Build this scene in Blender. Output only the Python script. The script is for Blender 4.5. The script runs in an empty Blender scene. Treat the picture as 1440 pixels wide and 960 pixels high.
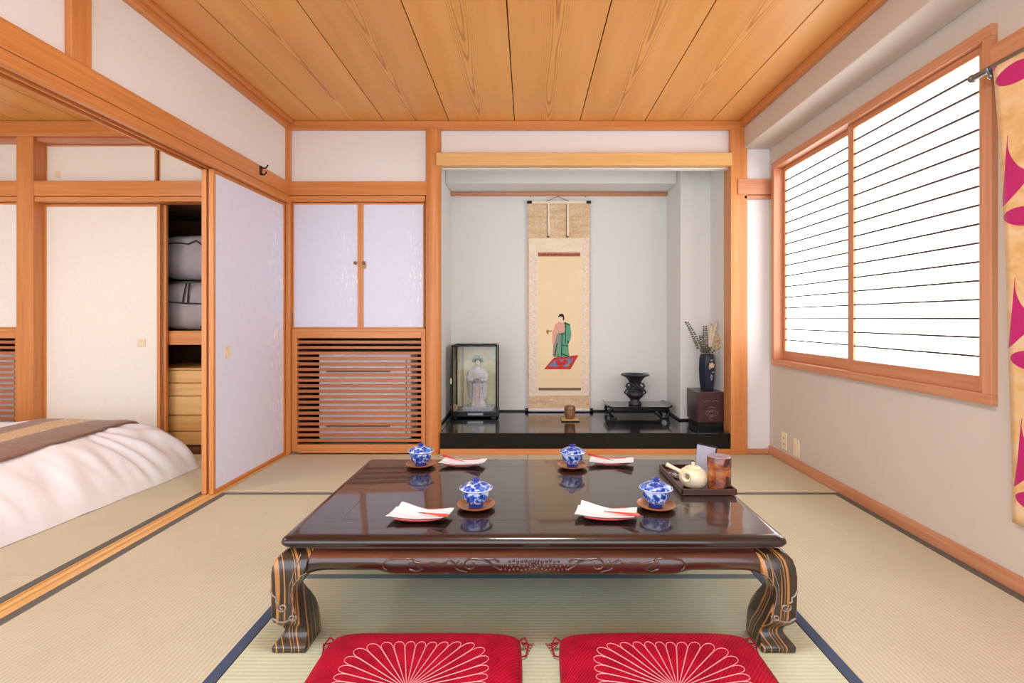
import bpy, bmesh, math, random
from mathutils import Vector, Matrix, noise as mnoise
random.seed(7)
PI = math.pi
SC = bpy.context.scene
COL = SC.collection

# ------------------------------------------------------------------ camera
cam_d = bpy.data.cameras.new('camera')
cam = bpy.data.objects.new('camera', cam_d); COL.objects.link(cam)
cam.location = (0, 0, 1.0); cam.rotation_euler = (PI/2, 0, 0)
cam_d.sensor_width = 36.0
cam_d.lens = 36.0*724/1440
cam_d.shift_x = -22/1440
cam_d.shift_y = -32/1440
cam_d.clip_start = 0.05
SC.camera = cam

# ------------------------------------------------------------------ world, lights, exposure
world = bpy.data.worlds.new('world'); SC.world = world; world.use_nodes = True
bgn = world.node_tree.nodes['Background']
bgn.inputs[0].default_value = (0.90, 0.96, 1.06, 1); bgn.inputs[1].default_value = 3.2
PANE_GLOW = 4.3

def area_light(name, loc, power, size, color):
    d = bpy.data.lights.new(name, 'AREA'); d.shape = 'DISK'; d.size = size
    d.energy = power; d.color = color
    o = bpy.data.objects.new(name, d); COL.objects.link(o); o.location = loc
    return o
area_light('main_room_fill_light', (0.0, 1.25, 2.38), 32, 0.62, (0.95, 0.97, 1.0))  # unseen overhead light, added to lift the room's brightness
area_light('bedroom_fill_light', (-3.3, 1.7, 2.38), 25, 0.62, (0.97, 0.97, 0.98))  # likewise added out of view, brightens the bedroom

SC.view_settings.view_transform = 'Standard'
SC.view_settings.look = 'None'
SC.view_settings.gamma = 1.0
SC.view_settings.exposure = 0.04
SC.view_settings.use_curve_mapping = False
try:
    SC.cycles.use_denoising = True
    SC.cycles.max_bounces = 10
    SC.cycles.diffuse_bounces = 6
    SC.cycles.sample_clamp_indirect = 6
    SC.cycles.caustics_reflective = False
    SC.cycles.caustics_refractive = False
except Exception:
    pass

# ------------------------------------------------------------------ material helpers
def srgb(h):
    h = h.lstrip('#')
    out = []
    for i in (0, 2, 4):
        v = int(h[i:i+2], 16)/255
        out.append(v/12.92 if v <= .04045 else ((v+.055)/1.055)**2.4)
    return (*out, 1)

class NT:
    def __init__(s, name):
        s.m = bpy.data.materials.new(name); s.m.use_nodes = True
        s.t = s.m.node_tree; s.b = s.t.nodes['Principled BSDF']
    def n(s, typ, **kw):
        o = s.t.nodes.new(typ)
        for k, v in kw.items():
            if k.startswith('i_'):
                o.inputs[k[2:].replace('_', ' ')].default_value = v
            else: setattr(o, k, v)
        return o
    def l(s, a, b): s.t.links.new(a, b)
    def coord(s, scale=(1, 1, 1), rot=(0, 0, 0), rnd=0.0, kind='Object'):
        tc = s.n('ShaderNodeTexCoord'); mp = s.n('ShaderNodeMapping')
        mp.inputs['Scale'].default_value = scale; mp.inputs['Rotation'].default_value = rot
        s.l(tc.outputs[kind], mp.inputs['Vector'])
        if rnd:
            oi = s.n('ShaderNodeObjectInfo'); ml = s.math('MULTIPLY', oi.outputs['Random'], rnd)
            s.l(ml, mp.inputs['Location'])
        return mp.outputs[0]
    def math(s, op, a, b=None, c=None, clamp=False):
        o = s.n('ShaderNodeMath', operation=op); o.use_clamp = clamp
        for i, v in enumerate((a, b, c)):
            if v is None: continue
            if isinstance(v, (int, float)): o.inputs[i].default_value = v
            else: s.l(v, o.inputs[i])
        return o.outputs[0]
    def noise(s, vec, scale=1, detail=3, rough=.5, dist=0):
        o = s.n('ShaderNodeTexNoise'); o.inputs['Scale'].default_value = scale
        o.inputs['Detail'].default_value = detail; o.inputs['Roughness'].default_value = rough
        o.inputs['Distortion'].default_value = dist
        s.l(vec, o.inputs['Vector']); return o.outputs[0]
    def ramp(s, fac, stops, interp='LINEAR'):
        o = s.n('ShaderNodeValToRGB'); cr = o.color_ramp; cr.interpolation = interp
        while len(cr.elements) < len(stops): cr.elements.new(.5)
        for e, (p, c) in zip(cr.elements, stops):
            e.position = p; e.color = srgb(c) if isinstance(c, str) else c
        s.l(fac, o.inputs[0]); return o.outputs[0]
    def mix(s, fac, a, b, mode='MIX'):
        o = s.n('ShaderNodeMix', data_type='RGBA', blend_type=mode)
        for i, v in ((0, fac), (6, a), (7, b)):
            if isinstance(v, (int, float)): o.inputs[i].default_value = v
            elif isinstance(v, str): o.inputs[i].default_value = srgb(v)
            elif isinstance(v, tuple): o.inputs[i].default_value = v
            else: s.l(v, o.inputs[i])
        return o.outputs[2]
    def bump(s, h, strength=.3, dist=.002):
        o = s.n('ShaderNodeBump'); o.inputs['Strength'].default_value = strength
        o.inputs['Distance'].default_value = dist
        s.l(h, o.inputs['Height']); s.l(o.outputs[0], s.b.inputs['Normal'])
    def sep(s, vec):
        o = s.n('ShaderNodeSeparateXYZ'); s.l(vec, o.inputs[0]); return o.outputs
    def comb(s, x, y, z):
        o = s.n('ShaderNodeCombineXYZ')
        for i, v in enumerate((x, y, z)):
            if isinstance(v, (int, float)): o.inputs[i].default_value = v
            else: s.l(v, o.inputs[i])
        return o.outputs[0]
    def set(s, color=None, rough=.5, spec=.5, metal=0, coat=0, coat_rough=.05, sheen=0):
        if color is not None:
            if isinstance(color, str): s.b.inputs['Base Color'].default_value = srgb(color)
            elif isinstance(color, tuple): s.b.inputs['Base Color'].default_value = color
            else: s.l(color, s.b.inputs['Base Color'])
        s.b.inputs['Roughness'].default_value = rough
        s.b.inputs['Specular IOR Level'].default_value = spec
        s.b.inputs['Metallic'].default_value = metal
        s.b.inputs['Coat Weight'].default_value = coat
        s.b.inputs['Coat Roughness'].default_value = coat_rough
        s.b.inputs['Sheen Weight'].default_value = sheen
        return s.m

def plain(name, col, rough=.5, spec=.5, metal=0, coat=0, var=.06, scale=30, bump=0):
    t = NT(name)
    n = t.noise(t.coord(), scale, 3)
    a = srgb(col)
    lo = tuple(max(0, c*(1-var)) for c in a[:3])+(1,); hi = tuple(min(1, c*(1+var)) for c in a[:3])+(1,)
    if bump: t.bump(n, bump, .001)
    return t.set(t.ramp(n, [(.3, lo), (.7, hi)]), rough, spec, metal, coat)

def wood(name, axis, lo, mid, hi, rough=.38, spec=.4, coat=.15, freq=55, stretch=.035, contrast=1.0):
    t = NT(name)
    sc = [freq]*3; sc['xyz'.index(axis)] = freq*stretch
    v = t.coord(tuple(sc), rnd=40)
    n1 = t.noise(v, 1, 4, .55, .4)
    sc2 = [9]*3; sc2['xyz'.index(axis)] = .35
    n2 = t.noise(t.coord(tuple(sc2), rnd=25), 1, 2, .5)
    f = t.math('ADD', t.math('MULTIPLY', n1, .6), t.math('MULTIPLY', n2, .4))
    w = .2/contrast
    c = t.ramp(f, [(.5-w, lo), (.5, mid), (.5+w, hi)])
    t.bump(n1, .06, .001)
    return t.set(c, rough, spec, 0, coat, .2)

WOOD = {a: wood('cedar_'+a, a, '#bd7439', '#cd8549', '#d9975c') for a in 'xyz'}
WOODS = {a: wood('slat_cedar_'+a, a, '#a05a32', '#b0693f', '#be7a4e') for a in 'xyz'}      # grille slats
WOODR = {a: wood('red_cedar_'+a, a, '#b87650', '#c98a63', '#d69c78', .4) for a in 'xyz'}     # window and base trim
WOODL = {a: wood('pale_cypress_'+a, a, '#cf9a58', '#dcae6c', '#e6bd82', .4) for a in 'xyz'}  # drawers, threshold
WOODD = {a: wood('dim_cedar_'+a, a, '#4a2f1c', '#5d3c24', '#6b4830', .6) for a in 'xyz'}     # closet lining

def m_board():
    t = NT('ceiling_board_cedar')
    tc = t.n('ShaderNodeTexCoord'); s = t.sep(tc.outputs['Object'])
    oi = t.n('ShaderNodeObjectInfo'); rnd = oi.outputs['Random']
    off = t.math('MULTIPLY', rnd, 37.0)
    yy = t.math('ADD', s[1], off)
    wob = t.math('MULTIPLY', t.math('SUBTRACT', t.noise(t.comb(off, t.math('MULTIPLY', yy, .9), 0), 1, 2), .5), .05)
    x = t.math('ADD', s[0], wob)
    fine = t.math('MULTIPLY', t.math('SUBTRACT', t.noise(t.comb(t.math('MULTIPLY', x, 40), t.math('MULTIPLY', yy, 3.2), off), 1, 3), .5), .0065)
    r = t.math('SQRT', t.math('ADD', t.math('MULTIPLY', x, x), .0011))
    low = t.math('MULTIPLY', t.noise(t.comb(off, t.math('MULTIPLY', yy, .8), 3), 1, 1), .05)
    ph = t.math('ADD', t.math('ADD', r, fine), t.math('ADD', low, t.math('MULTIPLY', yy, .016)))
    wv = t.math('SINE', t.math('MULTIPLY', ph, 2*PI/.0088))
    ln = t.math('POWER', t.math('ADD', t.math('MULTIPLY', wv, .5), .5), 3.0)
    core = t.math('POWER', 2.718, t.math('MULTIPLY', t.math('MULTIPLY', x, x), -420))
    amp = t.math('ADD', t.math('MULTIPLY', core, .62), .10)
    f = t.math('MULTIPLY', ln, amp)
    big = t.noise(t.comb(t.math('MULTIPLY', s[0], 9), t.math('MULTIPLY', yy, .9), off), 1, 3)
    base = t.ramp(big, [(.3, '#e0a055'), (.7, '#ecb066')])
    tint = t.ramp(rnd, [(0, '#f2ece6'), (1, '#ffffff')])
    base = t.mix(1.0, base, tint, 'MULTIPLY')
    c = t.mix(f, base, '#a8682f')
    return t.set(c, .42, .35, 0, .12, .25)
M_BOARD = m_board()

def plaster(name, col, var=.03):
    t = NT(name); v = t.coord()
    n = t.noise(v, 220, 2); b = t.noise(v, 1.3, 2)
    a = srgb(col)
    c = t.ramp(b, [(.3, tuple(x*(1-var) for x in a[:3])+(1,)), (.7, a)])
    t.bump(n, .12, .0015)
    return t.set(c, .92, .2)
M_WHITE = plaster('white_plaster', '#e8e8e8')
M_BACKLIT = plaster('backlit_plaster', '#d2c9be')  # window side: its backlit shade is put into a darker plaster colour
M_GREY = plaster('alcove_plaster', '#e4e5e3')
M_DARK = plain('dark_cavity', '#2c221a', .9, .1)
M_SHELL = plaster('shell_plaster', '#d8d2c8')

def tatami(name, col, lo, axis):
    t = NT(name)
    tc = t.n('ShaderNodeTexCoord'); s = t.sep(tc.outputs['Object'])
    across, along = (s[1], s[0]) if axis == 'x' else (s[0], s[1])
    rib = t.math('SINE', t.math('MULTIPLY', across, 2*PI/.0155))
    ribp = t.math('ADD', t.math('MULTIPLY', rib, .5), .5)
    fib = t.noise(t.comb(t.math('MULTIPLY', across, 25), t.math('MULTIPLY', along, 420), 0), 1, 3)
    pat = t.noise(tc.outputs['Object'], 2.2, 4, .6)
    f = t.math('ADD', t.math('MULTIPLY', fib, .45), t.math('ADD', t.math('MULTIPLY', pat, .35), t.math('MULTIPLY', ribp, .22)))
    c = t.ramp(f, [(.3, lo), (.72, col)])
    h = t.math('ADD', t.math('MULTIPLY', ribp, .8), t.math('MULTIPLY', fib, .5))
    t.bump(h, .35, .0016)
    return t.set(c, .62, .35)
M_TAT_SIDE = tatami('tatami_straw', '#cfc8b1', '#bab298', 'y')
M_TAT_MID = tatami('tatami_sheen_green', '#d0d3b8', '#b9be9f', 'x')  # centre mats: sheen of the turned weave put into a greener colour
M_HERI_BLUE = plain('heri_blue', '#47536c', .8, .2, var=.15, scale=400)
M_HERI_GREY = plain('heri_grey', '#66645f', .8, .2, var=.12, scale=400)

M_HERI_TEAL = plain('heri_teal', '#6f7f80', .8, .2, var=.12, scale=400)

def m_paper(name, col, pat=False):
    t = NT(name); v = t.coord()
    n = t.noise(v, 60, 3)
    a = srgb(col)
    c = t.ramp(n, [(.3, tuple(x*.97 for x in a[:3])+(1,)), (.7, a)])
    if pat:   # faint silver bamboo sprays printed towards one edge of the panel
        tc = t.n('ShaderNodeTexCoord'); s = t.sep(tc.outputs['Object'])
        ax = s[1] if pat == 'y' else s[0]
        vv = t.comb(ax, s[2], 0)
        tot = None
        for rot, sd in ((.9, 0), (-.7, 5), (.25, 11)):
            mp = t.n('ShaderNodeMapping'); mp.inputs['Rotation'].default_value = (0, 0, rot)
            mp.inputs['Scale'].default_value = (62, 11, 1); mp.inputs['Location'].default_value = (sd, sd, 0)
            t.l(vv, mp.inputs['Vector'])
            k = t.math('GREATER_THAN', t.noise(mp.outputs[0], 1, 2), .64)
            tot = k if tot is None else t.math('MAXIMUM', tot, k)
        clump = t.noise(vv, 5, 2)
        half = .43 if pat == 'y' else .235
        pos = t.math('MULTIPLY_ADD', ax, 1/half, -.25 if pat == 'y' else -.2)
        msk = t.math('MULTIPLY', t.math('MULTIPLY', pos, 1.8, clamp=True), t.math('MULTIPLY_ADD', clump, 4, -1.55, clamp=True), clamp=True)
        f = t.math('MULTIPLY', t.math('MULTIPLY', tot, msk), 1.0)
        c = t.mix(f, c, '#ffffff')
    return t.set(c, .55, .35)
M_FUSUMA = m_paper('lilac_paper', '#dde3f6', 'y')
M_FUSUMA_C = m_paper('lilac_cabinet_paper', '#dadff3', 'x')
M_CREAM = m_paper('cream_paper', '#ede7dc')
M_CREAMHANDLE = plain('pale_pull', '#e6d3b6', .5)

def m_pane():
    t = NT('backlit_frosted_pane')
    n = t.noise(t.coord(), 3, 2)
    c = t.ramp(n, [(.3, (.96, .97, 1.0, 1)), (.7, (1, 1, 1, 1))])
    t.l(c, t.b.inputs['Emission Color']); t.b.inputs['Emission Strength'].default_value = PANE_GLOW
    return t.set('#f4f4f4', .5, .3)
M_PANE = m_pane()
M_MUNTIN = plain('muntin_wood', '#4a3d36', .6, .2)

def m_lacquer(name, col, rough=.08, coat=1.0):
    t = NT(name); t.b.inputs['Coat IOR'].default_value = 1.36; n = t.noise(t.coord(), 4, 2)
    a = srgb(col)
    return t.set(t.ramp(n, [(.3, tuple(x*.8 for x in a[:3])+(1,)), (.7, a)]), rough+.1, .12, 0, coat, rough)
M_BLACK = m_lacquer('black_lacquer', '#0b0b0e')
M_BLACKS = m_lacquer('satin_black', '#1d1d1f', .25, .5)

def m_ebony(name, axis, lo, mid, hi, freq, contrast, rough=.22, coat=1.0):
    t = NT(name)
    sc = [freq]*3; sc['xyz'.index(axis)] = freq*.03
    n1 = t.noise(t.coord(tuple(sc)), 1, 5, .6, .5)
    w = .2/contrast
    c = t.ramp(n1, [(.5-w, lo), (.5, mid), (.5+w, hi)])
    t.bump(n1, .03, .001)
    return t.set(c, .35, .3, 0, coat, rough)
M_TTOP = m_ebony('table_top_rosewood', 'x', '#120806', '#1f0f0c', '#321a13', 60, 1.0, .05)
M_TAPRON = m_ebony('table_apron_rosewood', 'x', '#24120d', '#45221a', '#7a4028', 30, 1.3, .15)
def m_zebra():
    t = NT('table_leg_zebra')
    tc = t.n('ShaderNodeTexCoord'); sp = t.sep(tc.outputs['Object'])
    wob = t.math('MULTIPLY', t.math('SUBTRACT', t.noise(tc.outputs['Object'], 7, 2), .5), .010)
    x = t.math('ADD', sp[0], wob)
    n = t.noise(t.comb(t.math('MULTIPLY', t.math('MULTIPLY_ADD', sp[1], .8, x), 105), 0, t.math('MULTIPLY', sp[2], 1.2)), 1, 2, .4)
    f = t.noise(t.comb(t.math('MULTIPLY', x, 420), t.math('MULTIPLY', sp[1], 200), t.math('MULTIPLY', sp[2], 12)), 1, 2)
    dark = t.ramp(f, [(.3, '#1c1410'), (.7, '#3a2a21')])
    c = t.mix(t.ramp(n, [(.54, '#000000'), (.60, '#ffffff')]), dark, '#b0783c')
    return t.set(c, .35, .3, 0, 1.0, .18)
M_TLEG = m_zebra()
M_TCARVE = m_ebony('table_carving', 'x', '#2a1610', '#553024', '#805848', 40, 1.0, .25)

M_TCARVE2 = plain('leg_carving_highlit', '#8a7868', .25, .5, 0, .8)  # silver highlights of the carving put into a lighter colour

def m_porcelain():
    t = NT('blue_white_porcelain'); v = t.coord()
    vo = t.n('ShaderNodeTexVoronoi', feature='F1'); vo.inputs['Scale'].default_value = 62
    nz = t.n('ShaderNodeTexNoise'); nz.inputs['Scale'].default_value = 90
    t.l(v, nz.inputs['Vector'])
    vv = t.mix(.012, v, nz.outputs[1], 'ADD')
    t.l(vv, vo.inputs['Vector'])
    n2 = t.noise(v, 75, 4, .6, 1.2)
    f = t.math('ADD', t.math('MULTIPLY', vo.outputs['Distance'], .55), t.math('MULTIPLY', n2, .75))
    c = t.ramp(f, [(.46, '#142c84'), (.60, '#2a50b0'), (.72, '#5f88d2'), (.80, '#d4e0f6')])
    return t.set(c, .12, .6, 0, .6, .05)
M_PORC = m_porcelain()
M_PORCB = plain('cobalt_band', '#1f3c96', .15, .5, 0, .6)
M_PORCW = plain('porcelain_rim', '#c9d3ee', .15, .5, 0, .6)
M_SAUCER = wood('saucer_wood', 'x', '#8a4a22', '#a8632f', '#c58346', .3, .5, .5, 80)
M_PLATE = plain('red_lacquer', '#b2342b', .25, .5, 0, .5)
M_PLATEB = plain('dark_plate_back', '#46211c', .3, .5, 0, .5)
M_PAPERW = plain('white_folded_paper', '#dedce0', .8, .2, var=.02)
M_PICK = plain('vermilion_lacquer', '#c8452c', .3, .5, 0, .4)
M_PICKT = plain('pick_tip', '#5a2a20', .4)
M_TRAY = m_ebony('tray_rosewood', 'x', '#2c1410', '#47221a', '#633226', 50, 1.0, .2, .7)
M_TEAPOT = plain('cream_glaze', '#e6d9b6', .3, .5, 0, .5, .1, 25)
M_TEAPOTIN = plain('teapot_inside', '#8c7c56', .5)

def m_bark():
    t = NT('cherry_bark')
    v = t.coord((14, 14, 30)); n = t.noise(v, 1, 4, .6, .8)
    v2 = t.coord((18, 18, 9)); n2 = t.noise(v2, 1, 2)
    c = t.ramp(n, [(.32, '#4a1f14'), (.46, '#8a4220'), (.6, '#b56a2e'), (.75, '#c98a4a')])
    c = t.mix(t.math('GREATER_THAN', n2, .6), c, '#3a1812')
    return t.set(c, .2, .5, 0, .8, .1)
M_BARK = m_bark()
M_BARKTOP = plain('caddy_lid_top', '#8d7f92', .3, .5, 0, .5)

def m_zabuton():
    t = NT('red_silk'); tc = t.n('ShaderNodeTexCoord'); s = t.sep(tc.outputs['Object'])
    d = t.math('ADD', s[0], t.math('MULTIPLY', s[1], -.75))
    w = t.math('SINE', t.math('MULTIPLY', d, 2*PI/.0105))
    n = t.noise(tc.outputs['Object'], 14, 4)
    f = t.math('ADD', t.math('MULTIPLY', w, .16), n)
    c = t.ramp(f, [(.25, '#8c0220'), (.5, '#a60427'), (.8, '#bb0c30')])
    t.bump(w, .5, .0015)
    return t.set(c, .6, .12, 0, 0, .1, .02)
M_ZAB = m_zabuton()
M_ZABL = plain('pink_thread', '#f0a3a6', .5, .5, var=.1)

def m_linen():
    t = NT('white_duvet'); v = t.coord(); n = t.noise(v, 500, 2); b = t.noise(v, 3, 2)
    c = t.ramp(b, [(.3, '#e9e8ee'), (.7, '#f0f0f5')]); t.bump(n, .08, .001)
    return t.set(c, .85, .2, 0, 0, .1, .1)
M_LINEN = m_linen()

def m_runner():
    t = NT('brocade_runner'); tc = t.n('ShaderNodeTexCoord'); s = t.sep(tc.outputs['Generated'])
    wob = t.math('MULTIPLY', t.math('SUBTRACT', t.noise(tc.outputs['Object'], 2.5, 1), .5), .04)
    x = t.math('ADD', s[0], wob)
    vo = t.n('ShaderNodeTexVoronoi', feature='DISTANCE_TO_EDGE'); vo.inputs['Scale'].default_value = 26
    t.l(tc.outputs['Object'], vo.inputs['Vector'])
    gold = t.ramp(vo.outputs['Distance'], [(.02, '#d9bd8a'), (.12, '#b98f50'), (.4, '#c9a467')])
    n = t.noise(tc.outputs['Object'], 50, 3)
    brown = t.ramp(n, [(.3, '#7d5a48'), (.7, '#8f6b58')])
    k = t.ramp(x, [(0, '#000000'), (.30, '#ffffff'), (.64, '#000000')], 'CONSTANT')
    c = t.mix(k, brown, gold)
    return t.set(c, .55, .4, 0, 0, .1, .2)
M_RUNNER = m_runner()

def m_noren():
    t = NT('magenta_gold_silk'); tc = t.n('ShaderNodeTexCoord'); s = t.sep(tc.outputs['Object'])
    # repeat of curved petals: a crescent and an oval in every .507 m
    wv = t.math('MULTIPLY', t.math('SUBTRACT', t.noise(tc.outputs['Object'], 6, 1), .5), .03)
    u = t.math('MODULO', t.math('ADD', t.math('SUBTRACT', .553, s[1]), .0), .30)
    row = t.math('SUBTRACT', .570+.507*2, s[2])
    v = t.math('MODULO', t.math('ADD', row, wv), .507)
    def dist(cx, cy, ax, ay):
        a = t.math('MULTIPLY', t.math('SUBTRACT', u, cx), 1/ax); b = t.math('MULTIPLY', t.math('SUBTRACT', v, cy), 1/ay)
        return t.math('ADD', t.math('MULTIPLY', a, a), t.math('MULTIPLY', b, b))
    AND = lambda *q: q[0] if len(q) == 1 else t.math('MULTIPLY', q[0], AND(*q[1:]))
    A = AND(t.math('GREATER_THAN', dist(.122, .030, .082, .105), 1.0), t.math('LESS_THAN', t.math('MULTIPLY_ADD', u, .9, v), .262),
            t.math('GREATER_THAN', t.math('MULTIPLY_ADD', v, .14, u), .040), t.math('LESS_THAN', u, .20))
    B = t.math('LESS_THAN', dist(.085, .295, .075, .036), 1.0)
    C = AND(t.math('GREATER_THAN', u, .17), t.math('LESS_THAN', dist(.24, .16, .06, .10), 1.0))
    k = t.math('MAXIMUM', A, t.math('MAXIMUM', B, C))
    g = t.noise(t.comb(t.math('MULTIPLY', s[1], 5), t.math('MULTIPLY', s[2], 7), 0), 1, 4, .6, 1.5)
    gold = t.ramp(g, [(.3, '#d9a45a'), (.5, '#e6bd84'), (.7, '#e9cfae')])
    mag = t.ramp(g, [(.3, '#b3085f'), (.7, '#c40f70')])
    return t.set(t.mix(k, gold, mag), .45, .4, 0, 0, .1, .2)
M_NOREN = m_noren()
M_STEEL = plain('dull_steel', '#8d8a88', .35, .5, .9)
M_BRONZE = plain('dark_bronze', '#3a3a44', .42, .5, .55, 0, .2, 90, .3)
M_GOLD = plain('gold_leaf', '#fbf1cc', .5, .4, 0, 0, .08, 8)
M_BRASS = plain('aged_brass', '#8f6a3c', .35, .5, .8)
M_IVORY = plain('ivory_plastic', '#eadfbe', .45, .5)
M_IVORYD = plain('ivory_plastic_slot', '#8f866e', .5)
M_BLACKM = plain('black_iron', '#191614', .5, .4, .4)
M_ACW = plain('air_conditioner_white', '#f2efed', .5, .4)
M_ACD = plain('air_conditioner_vent', '#6e6a68', .6)
M_BAG = plain('grey_storage_cloth', '#a29b9e', .8, .2, var=.12, scale=9, bump=.2)
M_PIPE = plain('black_piping', '#221f22', .7)
M_BLUE = plain('blue_plastic', '#6f93c4', .4)
M_BOX = m_ebony('dark_plum_lacquer', 'z', '#2e1a1e', '#3f2429', '#4c2d33', 30, .8, .25, .5)
M_VASE = m_lacquer('indigo_glaze', '#272e40', .1, .8)
M_VPET = plain('painted_petal', '#d9c3a0', .4)
M_VLEAF = plain('painted_leaf', '#8f97a8', .4)
M_EUC = plain('dried_eucalyptus', '#5c6154', .8)
M_STEM = plain('dry_stem', '#6b5b43', .8)
M_PAMPAS = plain('pampas_plume', '#dccdb2', .95, .1, var=.15)
M_STATICE = plain('dried_blossom', '#d8bf92', .9, .1, var=.15)
M_KOMASU = wood('turned_caddy_wood', 'z', '#5f3a24', '#84563a', '#a77a58', .35, .5, .4, 60)
M_MATG = plain('gold_square_mat', '#c9a96c', .6)

def m_silk(name, cols, scale=9):
    t = NT(name); v = t.coord((2.2, 1, 9)); n = t.noise(v, scale/4, 4, .6)
    vo = t.n('ShaderNodeTexVoronoi', feature='F1'); vo.inputs['Scale'].default_value = 70
    t.l(t.coord(), vo.inputs['Vector'])
    f = t.math('ADD', t.math('MULTIPLY', n, .8), t.math('MULTIPLY', vo.outputs['Distance'], .25))
    return t.set(t.ramp(f, [(.3, cols[0]), (.5, cols[1]), (.7, cols[2])]), .7, .3)
M_SC_TEN = m_silk('scroll_tan_silk', ('#c9a379', '#d8ba94', '#e6d0b2'))
M_SC_MID = m_silk('scroll_cream_silk', ('#e8d4b4', '#eedfc4', '#f3e6d0'))
M_SC_SIDE = m_silk('scroll_brocade', ('#dcc0a6', '#ead6c4', '#f4e9df'), 60)
M_SC_PIC = plain('scroll_painting_paper', '#f2dcb4', .75, .2, var=.04, scale=3)
M_SC_RED = m_silk('scroll_red_brocade', ('#8a3e36', '#a55a4c', '#b87a66'), 60)
M_SC_BRN = plain('scroll_brown_band', '#7d5f48', .7)
PAINT = {k: plain('pigment_'+k, v, .8, .1, var=.12, scale=60) for k, v in dict(
    red='#c7413c', blue='#7d86a8', green='#6aa488', pink='#e3a79b', skin='#f2dcc8', ink='#2d2b2c',
    grey='#9a948c', dgreen='#2f5f4c', brown='#a47f4e').items()}

# ------------------------------------------------------------------ mesh helpers
class MB:
    def __init__(s): s.v = []; s.f = []; s.mi = []; s.cur = 0
    def add(s, vs, fs):
        b = len(s.v); s.v += [Vector(p) for p in vs]
        s.f += [tuple(i+b for i in f) for f in fs]; s.mi += [s.cur]*len(fs); return s
    def box(s, x0, x1, y0, y1, z0, z1):
        vs = [(x, y, z) for x in (x0, x1) for y in (y0, y1) for z in (z0, z1)]
        return s.add(vs, [(0,1,3,2), (4,6,7,5), (0,4,5,1), (2,3,7,6), (0,2,6,4), (1,5,7,3)])
    def grid(s, fn, nu, nv, cu=False, cv=False, cap=False):
        vs = [fn(i, j) for i in range(nu) for j in range(nv)]
        fs = []
        for i in range(nu if cu else nu-1):
            for j in range(nv if cv else nv-1):
                a, b = i*nv+j, i*nv+(j+1) % nv
                c, d = ((i+1) % nu)*nv+(j+1) % nv, ((i+1) % nu)*nv+j
                fs.append((a, b, c, d))
        if cap and cv:
            fs.append(tuple(range(nv-1, -1, -1))); fs.append(tuple((nu-1)*nv+j for j in range(nv)))
        return s.add(vs, fs)
    def lathe(s, prof, n=32, c=(0, 0, 0), sx=1, sy=1, cap=True):
        return s.grid(lambda i, j: (c[0]+sx*prof[i][0]*math.cos(2*PI*j/n), c[1]+sy*prof[i][0]*math.sin(2*PI*j/n), c[2]+prof[i][1]),
                      len(prof), n, cv=True, cap=cap)
    def tube(s, pts, r, n=6, cap=True, flat=None):
        pts = [Vector(p) for p in pts]; m = len(pts)
        rr = r if isinstance(r, (list, tuple)) else [r]*m
        rings = []; up = Vector((0, 0, 1)); prev = None
        for i, p in enumerate(pts):
            t = (pts[min(i+1, m-1)]-pts[max(i-1, 0)])
            if t.length < 1e-9: t = Vector((0, 0, 1))
            t.normalize()
            if prev is None:
                a = up if abs(t.dot(up)) < .95 else Vector((1, 0, 0))
                u = t.cross(a).normalized()
            else:
                u = (prev - t*prev.dot(t))
                u = u.normalized() if u.length > 1e-6 else t.orthogonal().normalized()
            prev = u; w = t.cross(u)
            rings.append([p+(u*math.cos(2*PI*k/n)+w*math.sin(2*PI*k/n))*rr[i] for k in range(n)])
        return s.grid(lambda i, j: rings[i][j], m, n, cv=True, cap=cap)
    def prism(s, pts, fn, d0, d1):
        n = len(pts); vs = [fn(p, d0) for p in pts]+[fn(p, d1) for p in pts]
        fs = [tuple(range(n-1, -1, -1)), tuple(range(n, 2*n))]+[(i, (i+1) % n, n+(i+1) % n, n+i) for i in range(n)]
        return s.add(vs, fs)
    def ball(s, c, r, nu=10, nv=14):
        r = r if isinstance(r, (tuple, list)) else (r, r, r)
        pr = [(math.sin(PI*i/nu), -math.cos(PI*i/nu)) for i in range(nu+1)]
        pr[0] = (.02, -1); pr[-1] = (.02, 1)
        return s.grid(lambda i, j: (c[0]+r[0]*pr[i][0]*math.cos(2*PI*j/nv), c[1]+r[1]*pr[i][0]*math.sin(2*PI*j/nv), c[2]+r[2]*pr[i][1]), nu+1, nv, cv=True, cap=True)
    def xform(s, M, start=0):
        for i in range(start, len(s.v)): s.v[i] = M @ s.v[i]
        return s
    def build(s, name, mat, parent=None, world=True, bevel=0, smooth=None, origin='base', seg=2, recalc=True):
        xs = [p.x for p in s.v]; ys = [p.y for p in s.v]; zs = [p.z for p in s.v]
        o = Vector(((min(xs)+max(xs))/2, (min(ys)+max(ys))/2, min(zs) if origin == 'base' else (min(zs)+max(zs))/2))
        if isinstance(origin, tuple): o = Vector(origin)
        me = bpy.data.meshes.new(name)
        me.from_pydata([p-o for p in s.v], [], s.f)
        for m in (mat if isinstance(mat, (list, tuple)) else [mat]): me.materials.append(m)
        me.polygons.foreach_set('material_index', s.mi)
        if recalc:
            bm = bmesh.new(); bm.from_mesh(me); bmesh.ops.recalc_face_normals(bm, faces=bm.faces); bm.to_mesh(me); bm.free()
        me.update()
        if smooth is not None:
            me.shade_smooth()
            if smooth < 179: me.set_sharp_from_angle(angle=math.radians(smooth))
        ob = bpy.data.objects.new(name, me); COL.objects.link(ob)
        if parent is not None:
            ob.parent = parent
            ob.location = o-(wloc(parent) if world else lloc(parent))
        else: ob.location = o
        if bevel:
            bv = ob.modifiers.new('edge', 'BEVEL'); bv.width = bevel; bv.segments = seg; bv.limit_method = 'ANGLE'; bv.angle_limit = math.radians(40)
        return ob

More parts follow.
